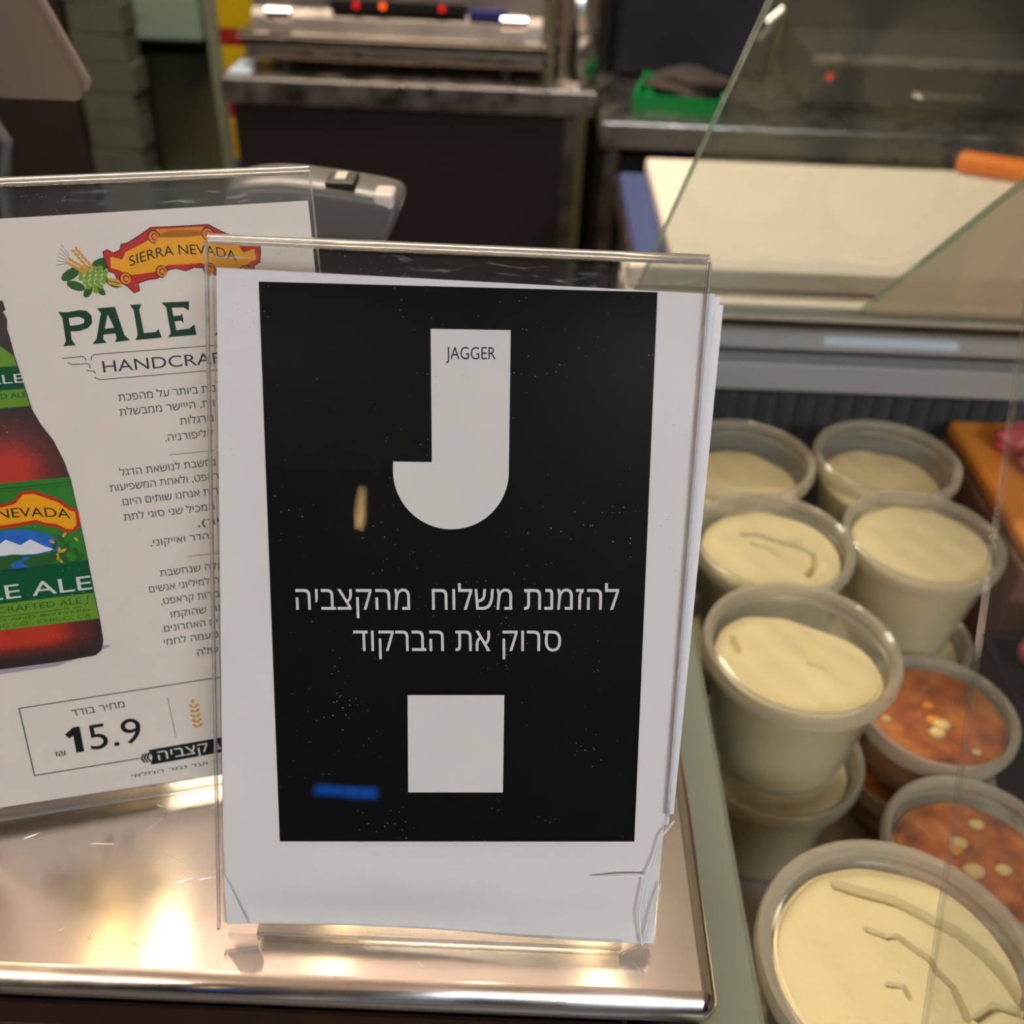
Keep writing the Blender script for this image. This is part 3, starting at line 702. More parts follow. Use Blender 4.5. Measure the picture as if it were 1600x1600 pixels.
for k in range(7): flat(b, [(AX + 12.8 - k * 1.3, 190.3), (AX + 13.2 - k * 1.3, 187.2), (AX + 12.6 - k * 1.3, 187.0), (AX + 12.2 - k * 1.3, 190.3)], W3)
obj('crown_cap', b, 'brown_ink', bt)
def hw(v):
    pv = half[0]
    for q in half[1:]:
        if q[1] <= v: f = (pv[1] - v) / max(1e-6, pv[1] - q[1]); return pv[0] + (q[0] - pv[0]) * f
        pv = q
    return half[-1][0]
def band(v0, v1, sag=0.0, n=8, ins=.25, off=0):
    vv = [v1 + (v0 - v1) * k / n for k in range(n + 1)]
    return [(AX + hw(v) - ins, v) for v in vv] + [(AX - hw(v) + ins, v) for v in vv[::-1]]
nl = flat_obj('neck_label', [(AX + 4, 177), (AX + 9.5, 175.5)] + [(AX + hw(v) - .3, v) for v in (172, 168, 163, 158, 154.6)] + [(AX - hw(v) + .3, v) for v in (154.6, 158, 163, 168, 172)] + [(AX - 9.5, 175.5), (AX - 4, 177)], W3, 'label_light', bt)
flat_obj('label_band', [(AX + hw(v) - .3, v) for v in (168.5, 165, 160.6)] + [(AX - hw(v) + .3, v) for v in (160.6, 165, 168.5)], W4, 'label_dark', nl)
obj('label_lettering', text(bmesh.new(), 'PALE ALE', AX - 15, 162.8, 29.9, 3.0, W5, offset=.08), 'white_print', nl)
obj('small_print', text(bmesh.new(), 'HANDCRAFTED ALE', AX - 14, 157.8, 29, 1.7, W5, offset=.0), 'label_dark', nl)
lb = flat_obj('body_label', band(74.5, 128.5), W3, 'label_green', bt)
b = bmesh.new(); flat(b, band(84.8, 97.5, n=3), W4); obj('label_band', b, 'label_dark', lb)
flat_obj('label_foot', band(74.7, 84.6, n=3), W4, 'label_light', lb)
for p, wd in (([(AX - 24, 126.6), (AX + 24, 126.6)], .35), ([(AX - 24, 125.6), (AX + 24, 125.6)], .2), ([(AX - 25, 79.6), (AX + 20, 79.9), (AX + 22.5, 81), (AX + 23, 84)], .25)):
    obj('label_rule', line(bmesh.new(), p, wd, W5), 'hop_dark', lb)
rl = [(AX, 120.8), (26, 121.6), (29, 124.6), (33, 124.6), (37, 122.6), (41, 120.4), (44, 117.2), (46.2, 116.0), (46.0, 111.0), (44.0, 108.6), (41, 109.0), (38.0, 111.2), (34.5, 112.0), (32.0, 113.4), (28.0, 113.0), (AX, 112.6)]
def mir2(p): return [(2 * AX - x, y) for x, y in p[::-1]]
lr = flat_obj('label_ribbon', grow(rl + mir2(rl)[1:-1], .3), W4, 'red', lb)
flat_obj('ribbon_field', grow(rl + mir2(rl)[1:-1], -.9), W5, 'gold', lr)
def arc2(x, y):
    k = (x - 22.5) / 22.5; return x, y + 2.8 - 2.8 * k * k
obj('ribbon_lettering', text(bmesh.new(), 'SIERRA NEVADA', AX - 22.3, 113.2, 44.2, 3.4, W5 + .00006, offset=.08, warp=arc2), 'dark_ink', lr)
sc = flat_obj('landscape_picture', [(x, y) for x, y in ell(AX + 1, 104.0, 15.5, 7.6, 0, 24)], W4, 'blue_print', lb)
flat_obj('snow_mountain', [(8, 103), (13, 106.6), (16, 105), (21, 108.2), (25.5, 105.6), (29, 107.4), (33, 104.4), (36.5, 102.6), (30, 101.8), (20, 102.4)], W5, 'snow', sc)
flat_obj('green_hill', [(6.5, 101.5), (14, 101.6), (22, 102.6), (30, 101.4), (37.5, 102), (36, 98), (30, 97.2), (12, 97.2), (8, 98)], W5 + .00002, 'hop_dark', sc)
flat_obj('river', [(26, 101.4), (28.4, 100.6), (24.5, 99.4), (27, 97.2), (21.5, 97.2), (21.0, 99.2), (25, 100.4)], W5 + .00005, 'blue_print', sc)
b = bmesh.new()
for k in range(14):
    flat(b, ell(36.5 + random.uniform(-2, 8), 103 + random.uniform(-5, 5), random.uniform(.8, 2), random.uniform(.5, 1.1), random.uniform(0, 3), 8), W5 + .00003 + k * 2e-6)
obj('printed_leaf', b, 'hop_dark', lb)
b = bmesh.new()
for k in range(9):
    flat(b, ell(37.5 + random.uniform(-2, 7), 103 + random.uniform(-5, 6), random.uniform(.5, 1.3), random.uniform(.3, .6), random.uniform(0, 3), 8), W5 + .00007 + k * 2e-6)
obj('printed_grain', b, 'wheat', lb)
obj('label_lettering', text(bmesh.new(), 'PALE ALE', AX - 25, 86.2, 50.0, 5.2, W5, offset=.09), 'white_print', lb)
b = bmesh.new(); text(b, 'HANDCRAFTED ALE', AX - 21, 81.2, 41.5, 2.2, W5); text(b, 'BREWING CO., CHICO, CA', AX - 21, 75.6, 44, 1.3, W5); text(b, 'BREWED AND BOTTLED', AX - 21, 77.9, 44, 1.0, W5)
obj('small_print', b, 'hop_dark', lb)

# ============================================================ GLASS DISPLAY CASE
FZ = 0.872
case = thing('display_case', 'refrigerated glass display case full of dip tubs, right of the counter', 'display case', (0.5, 0.5, 0))
def cpart(name, x0, x1, y0, y1, z0, z1, mat, bev=0.0):
    return obj(name, box(x0 - .5, x1 - .5, y0 - .5, y1 - .5, z0, z1, bev=bev), mat, case)
cpart('side_panel', .080, .107, .11, .84, .3, 1.06, 'case_green', .003)
cpart('side_panel', 1.17, 1.197, .11, .84, .3, 1.06, 'case_green', .003)
cpart('front_panel', .107, 1.17, .09, .115, .3, .98, 'case_grey', .003)
cpart('case_base', .107, 1.17, .115, .84, .3, .86, 'case_grey')
cpart('floor_liner', .1075, 1.17, .117, .835, .86, FZ, 'tray_paper')
# rear wall: stepped bands
cpart('vent_grille', .107, 1.17, .805, .84, FZ, 1.020, 'vent')
cpart('ledge', .107, 1.17, .785, .84, 1.0205, 1.047, 'case_grey', .002)
cpart('rear_wall', .107, 1.17, .80, .84, 1.047, 1.067, 'case_mid')
cpart('light_ledge', .107, 1.17, .770, .84, 1.067, 1.089, 'case_grey', .003)
cpart('upper_wall', .080, 1.197, .78, .80, 1.089, 1.118, 'case_light')
cpart('glass_rail', .080, 1.197, .715, .80, 1.118, 1.132, 'case_light', .004)
cpart('rail_bead', .080, 1.197, .735, .76, 1.1325, 1.150, 'case_light', .004)
b = bmesh.new()
for k in range(60):
    bx(b, .13 + k * .0172 - .5, .138 + k * .0172 - .5, .8025 - .5, .8049 - .5, .95, 1.012)
obj('vent_slot', b, 'vent_slot', case)
o = cpart('ledge_highlight', .25, .36, .7665, .7698, 1.075, 1.081, 'strip', .001)  # soft highlight on the ledge, drawn as a faintly glowing bar
def pane(name, pts, thick, mat, edge='glass_edge'):
    """pane in a plane x-span: pts = [(x0,y,z) bottom-left, bottom-right, top-right, top-left]"""
    p = [Vector(q) - Vector((.5, .5, 0)) for q in pts]
    n = (p[1] - p[0]).cross(p[3] - p[0]).normalized()
    b = bmesh.new(); lo = [b.verts.new(q) for q in p]; hi = [b.verts.new(q + n * thick) for q in p]
    b.faces.new(lo[::-1]); b.faces.new(hi)
    for i in (0, 1, 2): b.faces.new((lo[i], lo[i + 1], hi[i + 1], hi[i]))
    g = obj(name, b, mat, case)
    b = bmesh.new(); d = Vector((-.0012, 0, 0))
    a = [b.verts.new(q) for q in (p[0], p[0] + n * thick, p[3] + n * thick, p[3])]; c = [b.verts.new(q.co + d) for q in a]
    b.faces.new(a); b.faces.new(c[::-1])
    for i in range(4): b.faces.new((a[i], a[(i + 1) % 4], c[(i + 1) % 4], c[i]))
    e = obj('glass_edge', b, edge, g)
    return g
def py(z): return .68 - (z - 1.126) / .88 + .0
pane('rear_glass', [(.080, py(1.133) + .03, 1.133), (1.19, py(1.133) + .03, 1.133), (1.19, py(1.44) + .0, 1.44), (.080, py(1.44), 1.44)], .0038, 'glass')
pane('sliding_glass', [(.2515, py(1.137) + .0375, 1.137), (1.18, py(1.137) + .0375, 1.137), (1.18, py(1.43) + .0075, 1.43), (.2380, py(1.43) + .0075, 1.43)], .004, 'glass_reflect_haze')
pane('front_glass', [(.15, .1300, .985), (1.165, .1300, .985), (1.165, .331, 1.435), (.15, .331, 1.435)], -.003, 'front_glass', 'faint_edge')

# ---- tubs
def crack_fn(cracks):
    def f(x, y):
        d = 0
        for pts, wd, dp in cracks:
            for (a, b) in zip(pts, pts[1:]):
                ax, ay = a; bx_, by = b; L2 = (bx_ - ax) ** 2 + (by - ay) ** 2
                q = max(0, min(1, ((x - ax) * (bx_ - ax) + (y - ay) * (by - ay)) / L2))
                dd = math.hypot(x - ax - q * (bx_ - ax), y - ay - q * (by - ay))
                d = min(d, -dp * max(0, 1 - dd / wd))
        return d
    return f
def dip_tub(x, y, z, R, label, filling='hummus', Ht=.085, fill=.93, cracks=(), rough=.0007, group='stacked tubs of pale dip', tilt=(0, 0), gap=None, chunks=0, name='dip_tub', cat='tub'):
    t = thing(name, label, cat, (x, y, z), group=group)
    k = R
    rb = .70 * k
    prof_o = [(rb * .9, .0), (rb, .0015), (.90 * k, Ht - .012), (.93 * k, Ht - .010)]
    prof_i = [(.925 * k, Ht - .0108), (.885 * k, Ht - .0125), (rb - .0012, .003), (.001, .003)]
    obj('tub_wall', lathe(bmesh.new(), [(.001, .0)] + prof_o + prof_i, 56), 'tub', t, smooth=True)
    # filling
    b = bmesh.new(); nr, ns = (64, 200) if cracks else (30, 80); cf = crack_fn(cracks); ht = Ht * fill - .008
    rnd = random.Random(len(label) * 7 + int(x * 1000))
    ph = [rnd.uniform(0, 6) for _ in range(6)]
    rtop = lambda zz: (rb - .0018) + (.885 * k - rb) * (zz / (Ht - .0125)) - .0004
    rings = []
    for i in range(nr + 1):
        f = i / nr; ring = []
        for j in range(ns):
            a = 2 * PI * j / ns; ux, uy = f * math.cos(a), f * math.sin(a)
            h = ht + tilt[0] * ux + tilt[1] * uy + rough * (math.sin(ux * 5 + ph[0]) * math.cos(uy * 4 + ph[1]) + .5 * math.sin(ux * 11 + ph[2] + uy * 7))
            if f > .96: h -= .001
            rad = f
            if gap:
                ga, gw, gd = gap; da = math.cos(a - ga); rad = f * (1 - gd * max(0, da) ** gw)
            h += cf(ux, uy)
            rr = rtop(h) * rad
            ring.append(b.verts.new((rr * math.cos(a), rr * math.sin(a), h)) if i else None)
        rings.append(ring)
    c = b.verts.new((0, 0, ht + cf(0, 0)))
    for j in range(ns): b.faces.new((c, rings[1][j], rings[1][(j + 1) % ns]))
    for i in range(1, nr):
        for j in range(ns): b.faces.new((rings[i][j], rings[i + 1][j], rings[i + 1][(j + 1) % ns], rings[i][(j + 1) % ns]))
    last = rings[nr]; low = []
    for v in last:
        a = math.atan2(v.co.y, v.co.x); low.append(b.verts.new((rtop(.004) * math.cos(a), rtop(.004) * math.sin(a), .0036)))
    for j in range(ns): b.faces.new((last[j], low[j], low[(j + 1) % ns], last[(j + 1) % ns]))
    b.faces.new(low[::-1])
    fo = obj('filling', b, filling, t, smooth=True)
    for q in range(chunks):
        a = rnd.uniform(0, 2 * PI); r_ = rnd.uniform(.1, .72) * k; s = rnd.uniform(.0025, .005)
        cb = bmesh.new(); bmesh.ops.create_icosphere(cb, subdivisions=2, radius=s)
        for v in cb.verts: v.co = Vector((v.co.x * 1.3 + r_ * math.cos(a), v.co.y + r_ * math.sin(a), v.co.z * .6 + ht + rough))
        obj('chunk', cb, rnd.choice(['carrot', 'chickpea', 'chickpea']), fo, smooth=True)
    # lid: skirt, bead, recessed panel
    sk = [(.945 * k, Ht - .0145), (.965 * k, Ht - .0140), (.970 * k, Ht - .009), (k, Ht - .008), (k, Ht - .0045), (.985 * k, Ht - .001), (.955 * k, Ht + .0), (.915 * k, Ht - .0012), (.895 * k, Ht - .004)]
    li = obj('lid', lathe(bmesh.new(), [(.895 * k, Ht - .0042), (.885 * k, Ht - .0058), (.87 * k, Ht - .0056), (.80 * k, Ht - .0052), (.0001, Ht - .0052), (.0001, Ht - .0056), (.80 * k, Ht - .0058), (.886 * k, Ht - .0066), (.896 * k, Ht - .0048)], 56), 'lid', t, smooth=True)
    inn = [(r - .001 if i < 4 else r - .0006, zz - (.0002 if i < 4 else .0009)) for i, (r, zz) in enumerate(sk)][::-1]
    obj('lid_rim', lathe(bmesh.new(), sk + inn, 56), 'rim', li, smooth=True)
    return t
# (x, y, R, height): stacks of two, back to front
H0, R0 = .0832, .0540
G = 'stacked tubs of pale dip'
dip_tub(.1727, .6530, FZ, R0, 'lower pale dip tub at the back left, mostly hidden under another tub', Ht=H0, group=G)
dip_tub(.1727, .6530, FZ + H0, R0, 'upper pale dip tub at the back left, half hidden by the poster', Ht=H0, group=G, fill=.80)
dip_tub(.2830, .6600, FZ, R0 * 1.02, 'lower pale dip tub at the back, under the tub beside the orange tray', Ht=H0, group=G)
dip_tub(.2830, .6600, FZ + H0, R0 * 1.02, 'upper pale dip tub at the back, beside the orange tray', Ht=H0, group=G, fill=.80)
dip_tub(.1760, .5495, FZ, R0, 'lower pale dip tub in the middle row on the left', Ht=H0, group=G)
dip_tub(.1760, .5495, FZ + H0, R0 * 1.02, 'upper pale dip tub in the middle row on the left, with a curved crack', Ht=H0, group=G, fill=.95,
        cracks=[([(-.35, .38), (-.1, .42), (.15, .30), (.45, .12), (.62, 0), (.60, -.25), (.45, -.5)], .05, .008), ([(.3, .25), (.5, .28)], .04, .005), ([(-.25, .2), (.0, .05), (.1, -.1)], .03, .003)])
dip_tub(.2815, .5560, FZ, R0, 'lower pale dip tub in the middle row on the right', Ht=H0, group=G)
dip_tub(.2808, .5610, FZ + H0, R0 * 1.0, 'upper pale dip tub in the middle row on the right, brim full and smooth', Ht=H0, group=G, fill=.985)
dip_tub(.1706, .4370, FZ, .0560, 'lower pale dip tub beside the grey-green case side, under a tilted-looking full tub', Ht=.088, group=G)
dip_tub(.1706, .4370, FZ + .088, .0572, 'upper pale dip tub beside the case side, its filling pulled away from the far rim', Ht=.088, group=G, fill=.95, tilt=(.0, -.004), gap=(math.radians(55), 2, .26), cracks=[([(-.75, .35), (-.72, .1)], .05, .006), ([(.1, -.1), (.3, -.2)], .04, .003)])
dip_tub(.1695, .2377, FZ, .0590, 'lower pale dip tub nearest the customer side, below the cracked one', Ht=.092, group=G)
dip_tub(.1695, .2377, FZ + .092, .0602, 'nearest pale dip tub with a cracked, dry top, at the lower right', Ht=.0935, group=G, fill=.97,
        cracks=[([(-.30, .80), (-.05, .73), (.18, .66), (.40, .52), (.62, .40), (.80, .20), (.90, .02), (.96, -.2)], .055, .011), ([(-.15, .38), (.0, .32), (.1, .33), (.2, .22), (.30, .14), (.34, .02), (.43, -.1), (.46, -.36)], .028, .008), ([(-.1, -.1), (.02, -.12), (.04, -.2)], .025, .004), ([(.55, -.35), (.72, -.25), (.95, -.3)], .04, .006)])
G2 = 'stacked tubs of orange salad'
for (x, y, rr, l0, l1) in ((.2771, .4617, .0505, 'lower tub of orange salad between two columns of dip', 'upper tub of orange salad behind, brim full and shiny'),
                           (.2660, .3571, .0510, 'lower tub of orange salad behind the nearest dip tub', 'upper tub of orange salad in front, with pale chunks in it')):
    dip_tub(x, y, FZ, rr, l0, 'soup', Ht=.0515, group=G2, fill=1.0, rough=.0008)
    dip_tub(x, y, FZ + .0515, rr, l1, 'soup', Ht=.0515, group=G2, fill=1.0 if y > .4 else .86, rough=.0008, chunks=7)

# ---- orange slatted box and meat at the right of the case
t = thing('slatted_box', 'long orange slatted box lying in the case beside the rearmost tubs', 'box', (.478, .69, FZ))
obj('box_body', box(-.10, .10, -.095, .095, 0, .112, bev=.003), 'crate_side_shaded', t)
for k in range(3):
    obj('slat', box(-.098 + k * .066, -.040 + k * .066, -.096, .097, .1122, .128, bev=.006, seg=3), 'crate_orange', t)
def blob(name, c, s, mat, label, cat, seed, group=None, sub=3):
    b = bmesh.new(); bmesh.ops.create_icosphere(b, subdivisions=sub, radius=1); r = random.Random(seed); ph = [r.uniform(0, 6) for _ in range(6)]
    for v in b.verts:
        p = v.co.copy(); f = 1 + .16 * math.sin(p.x * 4 + ph[0]) * math.cos(p.y * 5 + ph[1]) + .1 * math.sin(p.z * 6 + ph[2] + p.x * 3)
        v.co = Vector((p.x * s[0] * f, p.y * s[1] * f, p.z * s[2] * f))
    mz = min(v.co.z for v in b.verts)
    for v in b.verts: v.co.z -= mz
    o = obj(name, b, mat, None, smooth=True, loc=c); return tag(o, label, cat, group)
blob('meat_piece', (.418, .735, FZ + .1281), (.018, .016, .012), 'meat', 'pink meat piece on the orange slatted box, farther back', 'meat', 3, 'pink meat pieces')
blob('meat_piece', (.424, .702, FZ + .1281), (.016, .013, .011), 'meat', 'small pink meat piece on the orange slatted box, nearer the front', 'meat', 5, 'pink meat pieces')
t = thing('meat_tray', 'dark tray holding raw red meat beside the orange salad tubs', 'tray', (.42, .525, FZ))
b = bmesh.new(); bx(b, -.065, .10, -.07, .05, 0, .05); bx(b, -.065, -.060, -.07, .05, .05, .066); bx(b, .095, .10, -.07, .05, .05, .066); bx(b, -.06, .095, -.07, -.065, .05, .066); bx(b, -.06, .095, .045, .05, .05, .066)
obj('tray_body', b, 'black', t)
blob('raw_meat', (.395, .545, FZ + .0502), (.024, .020, .030), 'meat', 'raw red meat piece standing up in the dark tray', 'meat', 11)
blob('yellow_pepper', (.375, .485, FZ + .0502), (.010, .016, .014), 'label_light', 'yellow-green vegetable piece in the dark tray', 'vegetable', 12)

# ============================================================ ON THE COUNTER BEHIND THE SIGNS
# point-of-sale monitor, its back to the camera, top leaning towards the customer
v = (Vector((-.254, .573, 1.345)) - Vector((-.254, .62, 1.285))).normalized()
mx = frame((-.254, .62, 1.285), (1, 0, 0), v)
t = thing('monitor', 'taupe back of a tilted point of sale monitor at the upper left', 'monitor', matrix=mx)
def rrect(x0, x1, y0, y1, r, n=6):
    out = []
    for cx, cy, a0 in ((x1 - r, y1 - r, 0), (x0 + r, y1 - r, PI / 2), (x0 + r, y0 + r, PI), (x1 - r, y0 + r, 1.5 * PI)):
        for k in range(n + 1): a = a0 + PI / 2 * k / n; out.append((cx + r * math.cos(a), cy + r * math.sin(a)))
    return out
obj('back_shell', prism(bmesh.new(), rrect(-.347, -.003, .003, .247, .008), -.004, .004), 'taupe', t)
obj('bezel', prism(bmesh.new(), rrect(-.35, 0, 0, .25, .010), -.0075, -.0042), 'taupe_edge', t)
obj('screen', prism(bmesh.new(), rrect(-.34, -.01, .01, .24, .004), -.009, -.0076), 'black', t)
inv = mx.inverted()
b = bmesh.new(); tube(b, [inv @ Vector((-.43, .59, 1.335)), inv @ Vector((-.43, .635, 1.27)), inv @ Vector((-.43, .60, CT + .014))], .016, 12); obj('neck', b, 'black', t, smooth=True)
b = bmesh.new(); lathe(b, [(.001, 0), (.09, 0), (.09, .008), (.08, .014), (.001, .014)], 32)
for q in b.verts: q.co = inv @ (q.co + Vector((-.43, .60, CT + .0005)))
obj('stand_base', b, 'black', t)
tag(obj('cable', tube(bmesh.new(), [(-.322, .60, CT + .0035), (-.322, .61, 1.19), (-.317, .615, 1.235), (-.3125, .62, 1.258), (-.325, .63, 1.275)], [.003, .0035, .004, .004, .003], 10), 'scan', None, smooth=True), 'grey cable hanging under the monitor at the left edge', 'cable')

# barcode scanner on its stand
Y = .51
t = thing('barcode_scanner', 'grey hand scanner in a stand behind the beer price card', 'scanner', (-.10, Y, CT))
b = bmesh.new()
outline = [(-.150, 1.280), (-.1425, 1.2842), (-.125, 1.2870), (-.1025, 1.2855), (-.0772, 1.2822), (-.064, 1.2800), (-.0600, 1.2765), (-.0612, 1.2715), (-.0680, 1.2555), (-.0725, 1.2520), (-.085, 1.2555), (-.105, 1.2540), (-.13, 1.254), (-.150, 1.252)]
lo = [(x + .10, z - CT - .002) for x, z in outline]
n = len(lo)
ringsN = []
for (yy, s) in ((-.019, .62), (-.017, .86), (-.010, 1.0), (.010, 1.0), (.017, .86), (.019, .62)):
    cx = sum(p[0] for p in lo) / n; cz = sum(p[1] for p in lo) / n
    ringsN.append([b.verts.new((cx + (p[0] - cx) * (1 - (1 - s) * .25), yy - (p[1] - cz) * .0, cz + (p[1] - cz) * s)) for p in lo])
for a, c in zip(ringsN, ringsN[1:]):
    for i in range(n): b.faces.new((a[i], a[(i + 1) % n], c[(i + 1) % n], c[i]))
b.faces.new(ringsN[0]); b.faces.new(ringsN[-1][::-1])
sh = obj('scanner_body', b, 'scan', t, smooth=True)
md = sh.modifiers.new('s', 'SUBSURF'); md.levels = 2; md.render_levels = 2
obj('scan_window', box(.002, .0165, -.0145, .003, .158, .1668, bev=.001), 'black', t)
obj('scan_light', box(.0255, .0362, -.0180, -.003, .1525, .1630, bev=.002), 'scan_light', t)
obj('trigger_button', box(.006, .0115, -.0105, .001, .1669, .1674, bev=.0002), 'scan_light', t)
b = bmesh.new(); tube(b, [(-.035, .0, .010), (-.035, .004, .06), (-.035, .0, .137)], [.016, .012, .014], 14); obj('stand_neck', b, 'black', t, smooth=True)
obj('stand_base', lathe(bmesh.new(), [(.001, 0), (.05, 0), (.05, .006), (.042, .012), (.001, .012)], 32, c=(-.035, 0, .0005)), 'black', t)

# ============================================================ BACK WORKBENCHES
B1 = .92
t = thing('workbench', 'stainless workbench under the vacuum packing machine', 'bench', (-.25, 2.5, 0))
obj('bench_top', box(-.383, .387, -.305, .30, B1 - .05, B1, bev=.003), 'steel', t)
obj('cabinet', box(-.372, .325, -.27, .29, .06, B1 - .0505), 'dark', t)
obj('stile', box(.326, .352, -.275, .29, .06, B1 - .0505), 'steel_dark', t)
obj('kick_panel', box(-.37, .35, -.2, .28, 0, .06), 'black', t)
# vacuum packing machine
t = thing('vacuum_packer', 'stainless vacuum packing machine with red and orange lamps on the back bench', 'machine', (-.28, 2.5, B1))
b = bmesh.new()
bx(b, -.312, .308, -.235, .2, .022, .05, bev=.004); obj('base_pan', b, 'steel_dark', t)
obj('lower_body', box(-.318, .312, -.24, .2, .0505, .066, bev=.003), 'black', t)
obj('front_lip', box(-.322, .316, -.255, .2, .0665, .078, bev=.003), 'bright_steel', t)
b = bmesh.new()
pr = [(-.242, .0785), (-.235, .105), (-.215, .118), (-.20, .24), (.19, .26), (.19, .0785)]
lo_ = [b.verts.new((-.292, a, c)) for a, c in pr]; hi_ = [b.verts.new((.30, a, c)) for a, c in pr]
b.faces.new(lo_); b.faces.new(hi_[::-1])
for i in range(6): b.faces.new((lo_[i], lo_[(i + 1) % 6], hi_[(i + 1) % 6], hi_[i]))
obj('housing', b, 'steel_dark', t)
obj('control_strip', box(-.13, .145, -.2325, -.210, .1195, .140, bev=.001), 'black', t)
for x, m in ((-.078, 'led_red'), (-.024, 'led_orange'), (.096, 'led_red')):
    obj('indicator_lamp', lathe(bmesh.new(), [(.001, .0), (.0065, 0), (.006, .003), (.001, .004)], 20), m, t, loc=(x, -.2326, .131)).rotation_euler = (PI / 2, 0, 0)
obj('badge', box(.150, .230, -.234, -.218, .112, .130, bev=.001), 'machine_blue', t)
for x in (-.235, .228): obj('rubber_foot', lathe(bmesh.new(), [(.001, 0), (.016, 0), (.014, .022), (.001, .022)], 20), 'black', t, loc=(x, -.215, .0))
for x in (-.235, .228): obj('rubber_foot', lathe(bmesh.new(), [(.001, 0), (.016, 0), (.014, .022), (.001, .022)], 20), 'black', t, loc=(x, .15, .0))
for x in (-.262, .268): obj('hinge_knob', lathe(bmesh.new(), [(.001, 0), (.016, 0), (.016, .05), (.001, .05)], 20), 'bright_steel', t, loc=(x, -.225, .1065)).rotation_euler = (0, PI / 2 if x < 0 else -PI / 2, 0)
tag(obj('card', box(-.62, -.575, 2.21, 2.33, B1 + .0005, B1 + .006), 'paleblue'), 'pale blue card lying on the left end of the workbench', 'card')
t = thing('steel_canister', 'shiny steel canister at the right end of the workbench, beside the packing machine', 'canister', (.094, 2.262, B1 + .0005))
obj('canister_body', lathe(bmesh.new(), [(.001, 0), (.044, 0), (.046, .005), (.046, .17), (.043, .175), (.001, .175)], 40), 'bright_steel', t, smooth=True)
obj('canister_lid', lathe(bmesh.new(), [(.046, .1755), (.048, .178), (.048, .20), (.02, .21), (.001, .21)], 40), 'steel_dark', t, smooth=True)

B2 = .90
t = thing('workbench', 'lower stainless workbench with the green tray, right of the packing machine bench', 'bench', (.6, 2.3, 0))
obj('bench_top', box(-.457, 1.0, -.245, .4, B2 - .05, B2, bev=.003), 'steel', t)
obj('cabinet', box(-.455, .99, -.16, .38, .06, B2 - .0505), 'black', t)
for x in (-.445, .96): obj('leg', box(x, x + .03, -.215, -.185, 0, B2 - .0505, bev=.003), 'steel_dark', t)
obj('lower_shelf', box(-.445, .99, -.2, -.165, .70, .73), 'steel_dark', t)
# navy crate, green tray with rag
t = thing('navy_crate', 'dark navy plastic crate standing on the lower workbench', 'crate', (.335, 2.56, B2 + .0005))
obj('crate_body', box(-.155, .20, -.13, .12, 0, .42, bev=.02, seg=3), 'navy', t)
obj('crate_rim', box(-.165, .21, -.14, .13, .421, .45, bev=.008), 'black', t)
tag(obj('black_bag', box(.155, .178, 2.45, 2.66, B2 + .0005, B2 + .38, bev=.01), 'black'), 'black bag squeezed between the canister and the navy crate', 'bag')
t = thing('green_tray', 'bright green plastic tray on the lower workbench', 'tray', (.315, 2.235, B2 + .0005), rotz=-.2)
b = bmesh.new(); bx(b, -.09, .09, -.10, .10, 0, .004); bx(b, -.09, -.084, -.10, .10, .004, .03); bx(b, .084, .09, -.10, .10, .004, .03); bx(b, -.084, .084, -.10, -.094, .004, .03); bx(b, -.084, .084, .094, .10, .004, .03)
obj('tray_body', b, 'greentray', t)
blob('dark_rag', (.325, 2.235, B2 + .0055), (.085, .062, .030), 'rag', 'crumpled dark cloth lying in the green tray', 'cloth', 21)
crate = [o for o in COL.objects if o.name == 'navy_crate'][0]
obj('handle', tube(bmesh.new(), [(.205, -.1305, .155), (.195, -.15, .15), (.172, -.158, .125), (.158, -.15, .095), (.158, -.1305, .088)], .012, 12), 'bright_steel', crate, smooth=True)
# steel appliance seen through the glass
t = thing('griddle', 'dark steel griddle seen through the case glass on the lower workbench', 'griddle', (.80, 2.32, B2 + .0005))
obj('griddle_body', box(-.24, .30, -.13, .2, .02, .11, bev=.004), 'griddle_grey', t)
obj('front_rail', box(-.245, .305, -.145, -.1305, .095, .112, bev=.003), 'steel', t)
obj('splash_guard', box(-.24, .30, .17, .2, .1105, .30, bev=.003), 'griddle_grey', t)
for x in (-.2, .26): obj('griddle_foot', lathe(bmesh.new(), [(.001, 0), (.014, 0), (.014, .02), (.001, .02)], 16), 'black', t, loc=(x, -.1, 0))
obj('control_lamp', lathe(bmesh.new(), [(.001, 0), (.007, 0), (.006, .003), (.001, .004)], 16), 'led_red', t, loc=(-.2, -.1308, .07)).rotation_euler = (PI / 2, 0, 0)
obj('grip', tube(bmesh.new(), [(-.03, -.15, .05), (-.02, -.165, .05), (.10, -.165, .05), (.11, -.15, .05)], .007), 'bright_steel', t, smooth=True)

# prep table behind the case with the boards
t = thing('prep_table', 'stainless prep table behind the glass case, under the white cutting board', 'table', (.7, 1.5, 0))
obj('table_top', box(-.545, .6, -.42, .28, .845, .885, bev=.003), 'steel_dark', t)
for x in (-.53, .56):
    for y in (-.40, .25): obj('leg', box(x, x + .03, y, y + .03, 0, .8445), 'steel_dark', t)
tag(obj('cutting_board', box(.199, 1.05, 1.18, 1.742, .905, .930, bev=.006, seg=3), 'board'), 'large white cutting board lying behind the glass case', 'cutting board')
tag(obj('cutting_board', box(.157, 1.0, 1.20, 1.74, .8855, .9045, bev=.004), 'blueboard'), 'blue cutting board under the white one, showing at its left edge', 'cutting board')
t = thing('knife', 'knife with an orange handle lying on the white cutting board', 'knife', (.735, 1.735, .9305), rotz=-.42)
b = bmesh.new(); bx(b, -.02, .16, -.022, .022, .0, .03, bev=.010, seg=3); obj('handle', b, 'knife_orange', t, smooth=True)
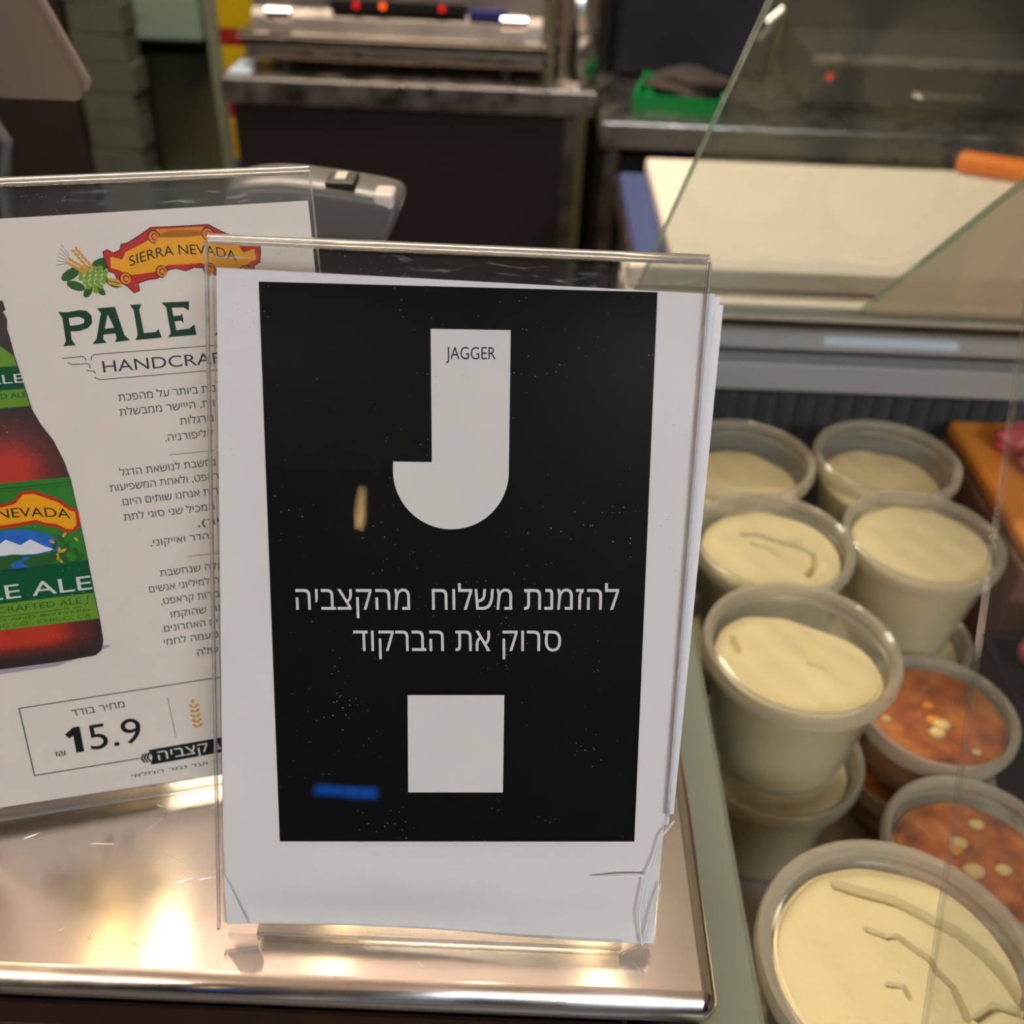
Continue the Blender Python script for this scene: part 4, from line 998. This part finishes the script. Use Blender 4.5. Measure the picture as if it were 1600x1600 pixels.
obj('blade', prism(bmesh.new(), [(.16, -.02), (.36, -.02), (.33, .01), (.16, .014)], .010, .012), 'bright_steel', t)

# ============================================================ BACK LEFT
tag(obj('dark_cabinet', box(-1.75, -1.165, 2.72, 3.3, 0, 1.55, bev=.005), 'dark'), 'dark brown cabinet behind the monitor', 'cabinet')
b_lab = ['top grey cardboard sheet of the leaning stack', 'upper', '']
words = ['lowest', 'second', 'third', 'fourth', 'fifth', 'sixth', 'seventh', 'eighth', 'ninth', 'topmost']
for k in range(10):
    z0 = .30 + k * .072; rr = random.Random(40 + k)
    dx = rr.uniform(-.008, .008); ro = rr.uniform(-.05, .05)
    t = obj('cardboard_box', box(-.068, .068, -.05, .05, 0, .0705, bev=.003), 'cardboard', None, loc=(-1.088 + dx, 2.80, z0)); t.rotation_euler = (0, 0, ro)
    tag(t, 'flat grey cardboard box, %s from the bottom of the stack beside the dark cabinet' % words[k] if k not in (0, 9) else 'flat grey cardboard box, %s of the stack beside the dark cabinet' % words[k], 'box', 'stacked grey boxes')
tag(obj('step_stool', box(-1.163, -1.01, 2.72, 2.88, 0, .2995, bev=.004), 'dark'), 'dark stool under the stack of grey boxes', 'stool')
t = thing('wall_box', 'pale mint metal box mounted on the olive wall', 'box', (-1.07, 3.27, .772))
obj('box_body', box(-.115, .115, -.08, .129, 0, .34, bev=.008), 'mint', t)
obj('label_plate', box(-.09, -.045, -.0815, -.0802, .055, .063), 'sage', t)
cartons = [('yellow', .113, 'lowest yellow carton of the stack left of the workbench'), ('crate_red', .039, 'lower red carton of the stack, beside the bench cabinet'), ('yellow', .139, 'yellow carton at bench height, between two red ones'), ('crate_red', .042, 'upper red carton just above bench height'), ('yellow', .22, 'topmost yellow carton left of the packing machine')]
z = .552
for m, hh, lab in cartons:
    tag(obj('carton', box(-.803, -.68, 2.83, 3.0, z, z + hh - .001, bev=.003), m), lab, 'carton', 'yellow and red cartons')
    z += hh
tag(obj('blue_crate', box(-.805, -.67, 2.83, 3.02, 0, .5515, bev=.006), 'blueboard'), 'blue crate on the floor under the yellow cartons', 'crate')

# ============================================================ ACROSS THE AISLE (seen mirrored in the acrylic)
t = thing('drinks_fridge', 'tall drinks fridge with a blue lit header, across the aisle', 'fridge', (-.45, -2.75, 0))
obj('fridge_body', box(-.45, .45, -.3, .3, 0, 2.0, bev=.01), 'black', t)
obj('lit_panel', box(-.075, .005, .3005, .31, 1.028, 1.052), 'sign_blue', t)
obj('lit_panel', box(.010, .10, .3005, .31, 1.024, 1.050), 'sign_blue', t)
t = thing('wall_lamp', 'small warm lamp on the fridge front, across the aisle', 'lamp', (-.455, -2.43, 1.80))
obj('shade', lathe(bmesh.new(), [(.001, 0), (.010, 0), (.013, .04), (.006, .12), (.001, .13)], 20), 'lamp_warm_dim', t, smooth=True)
obj('bracket', box(-.01, .01, -.019, -.0145, .03, .05), 'black', t)
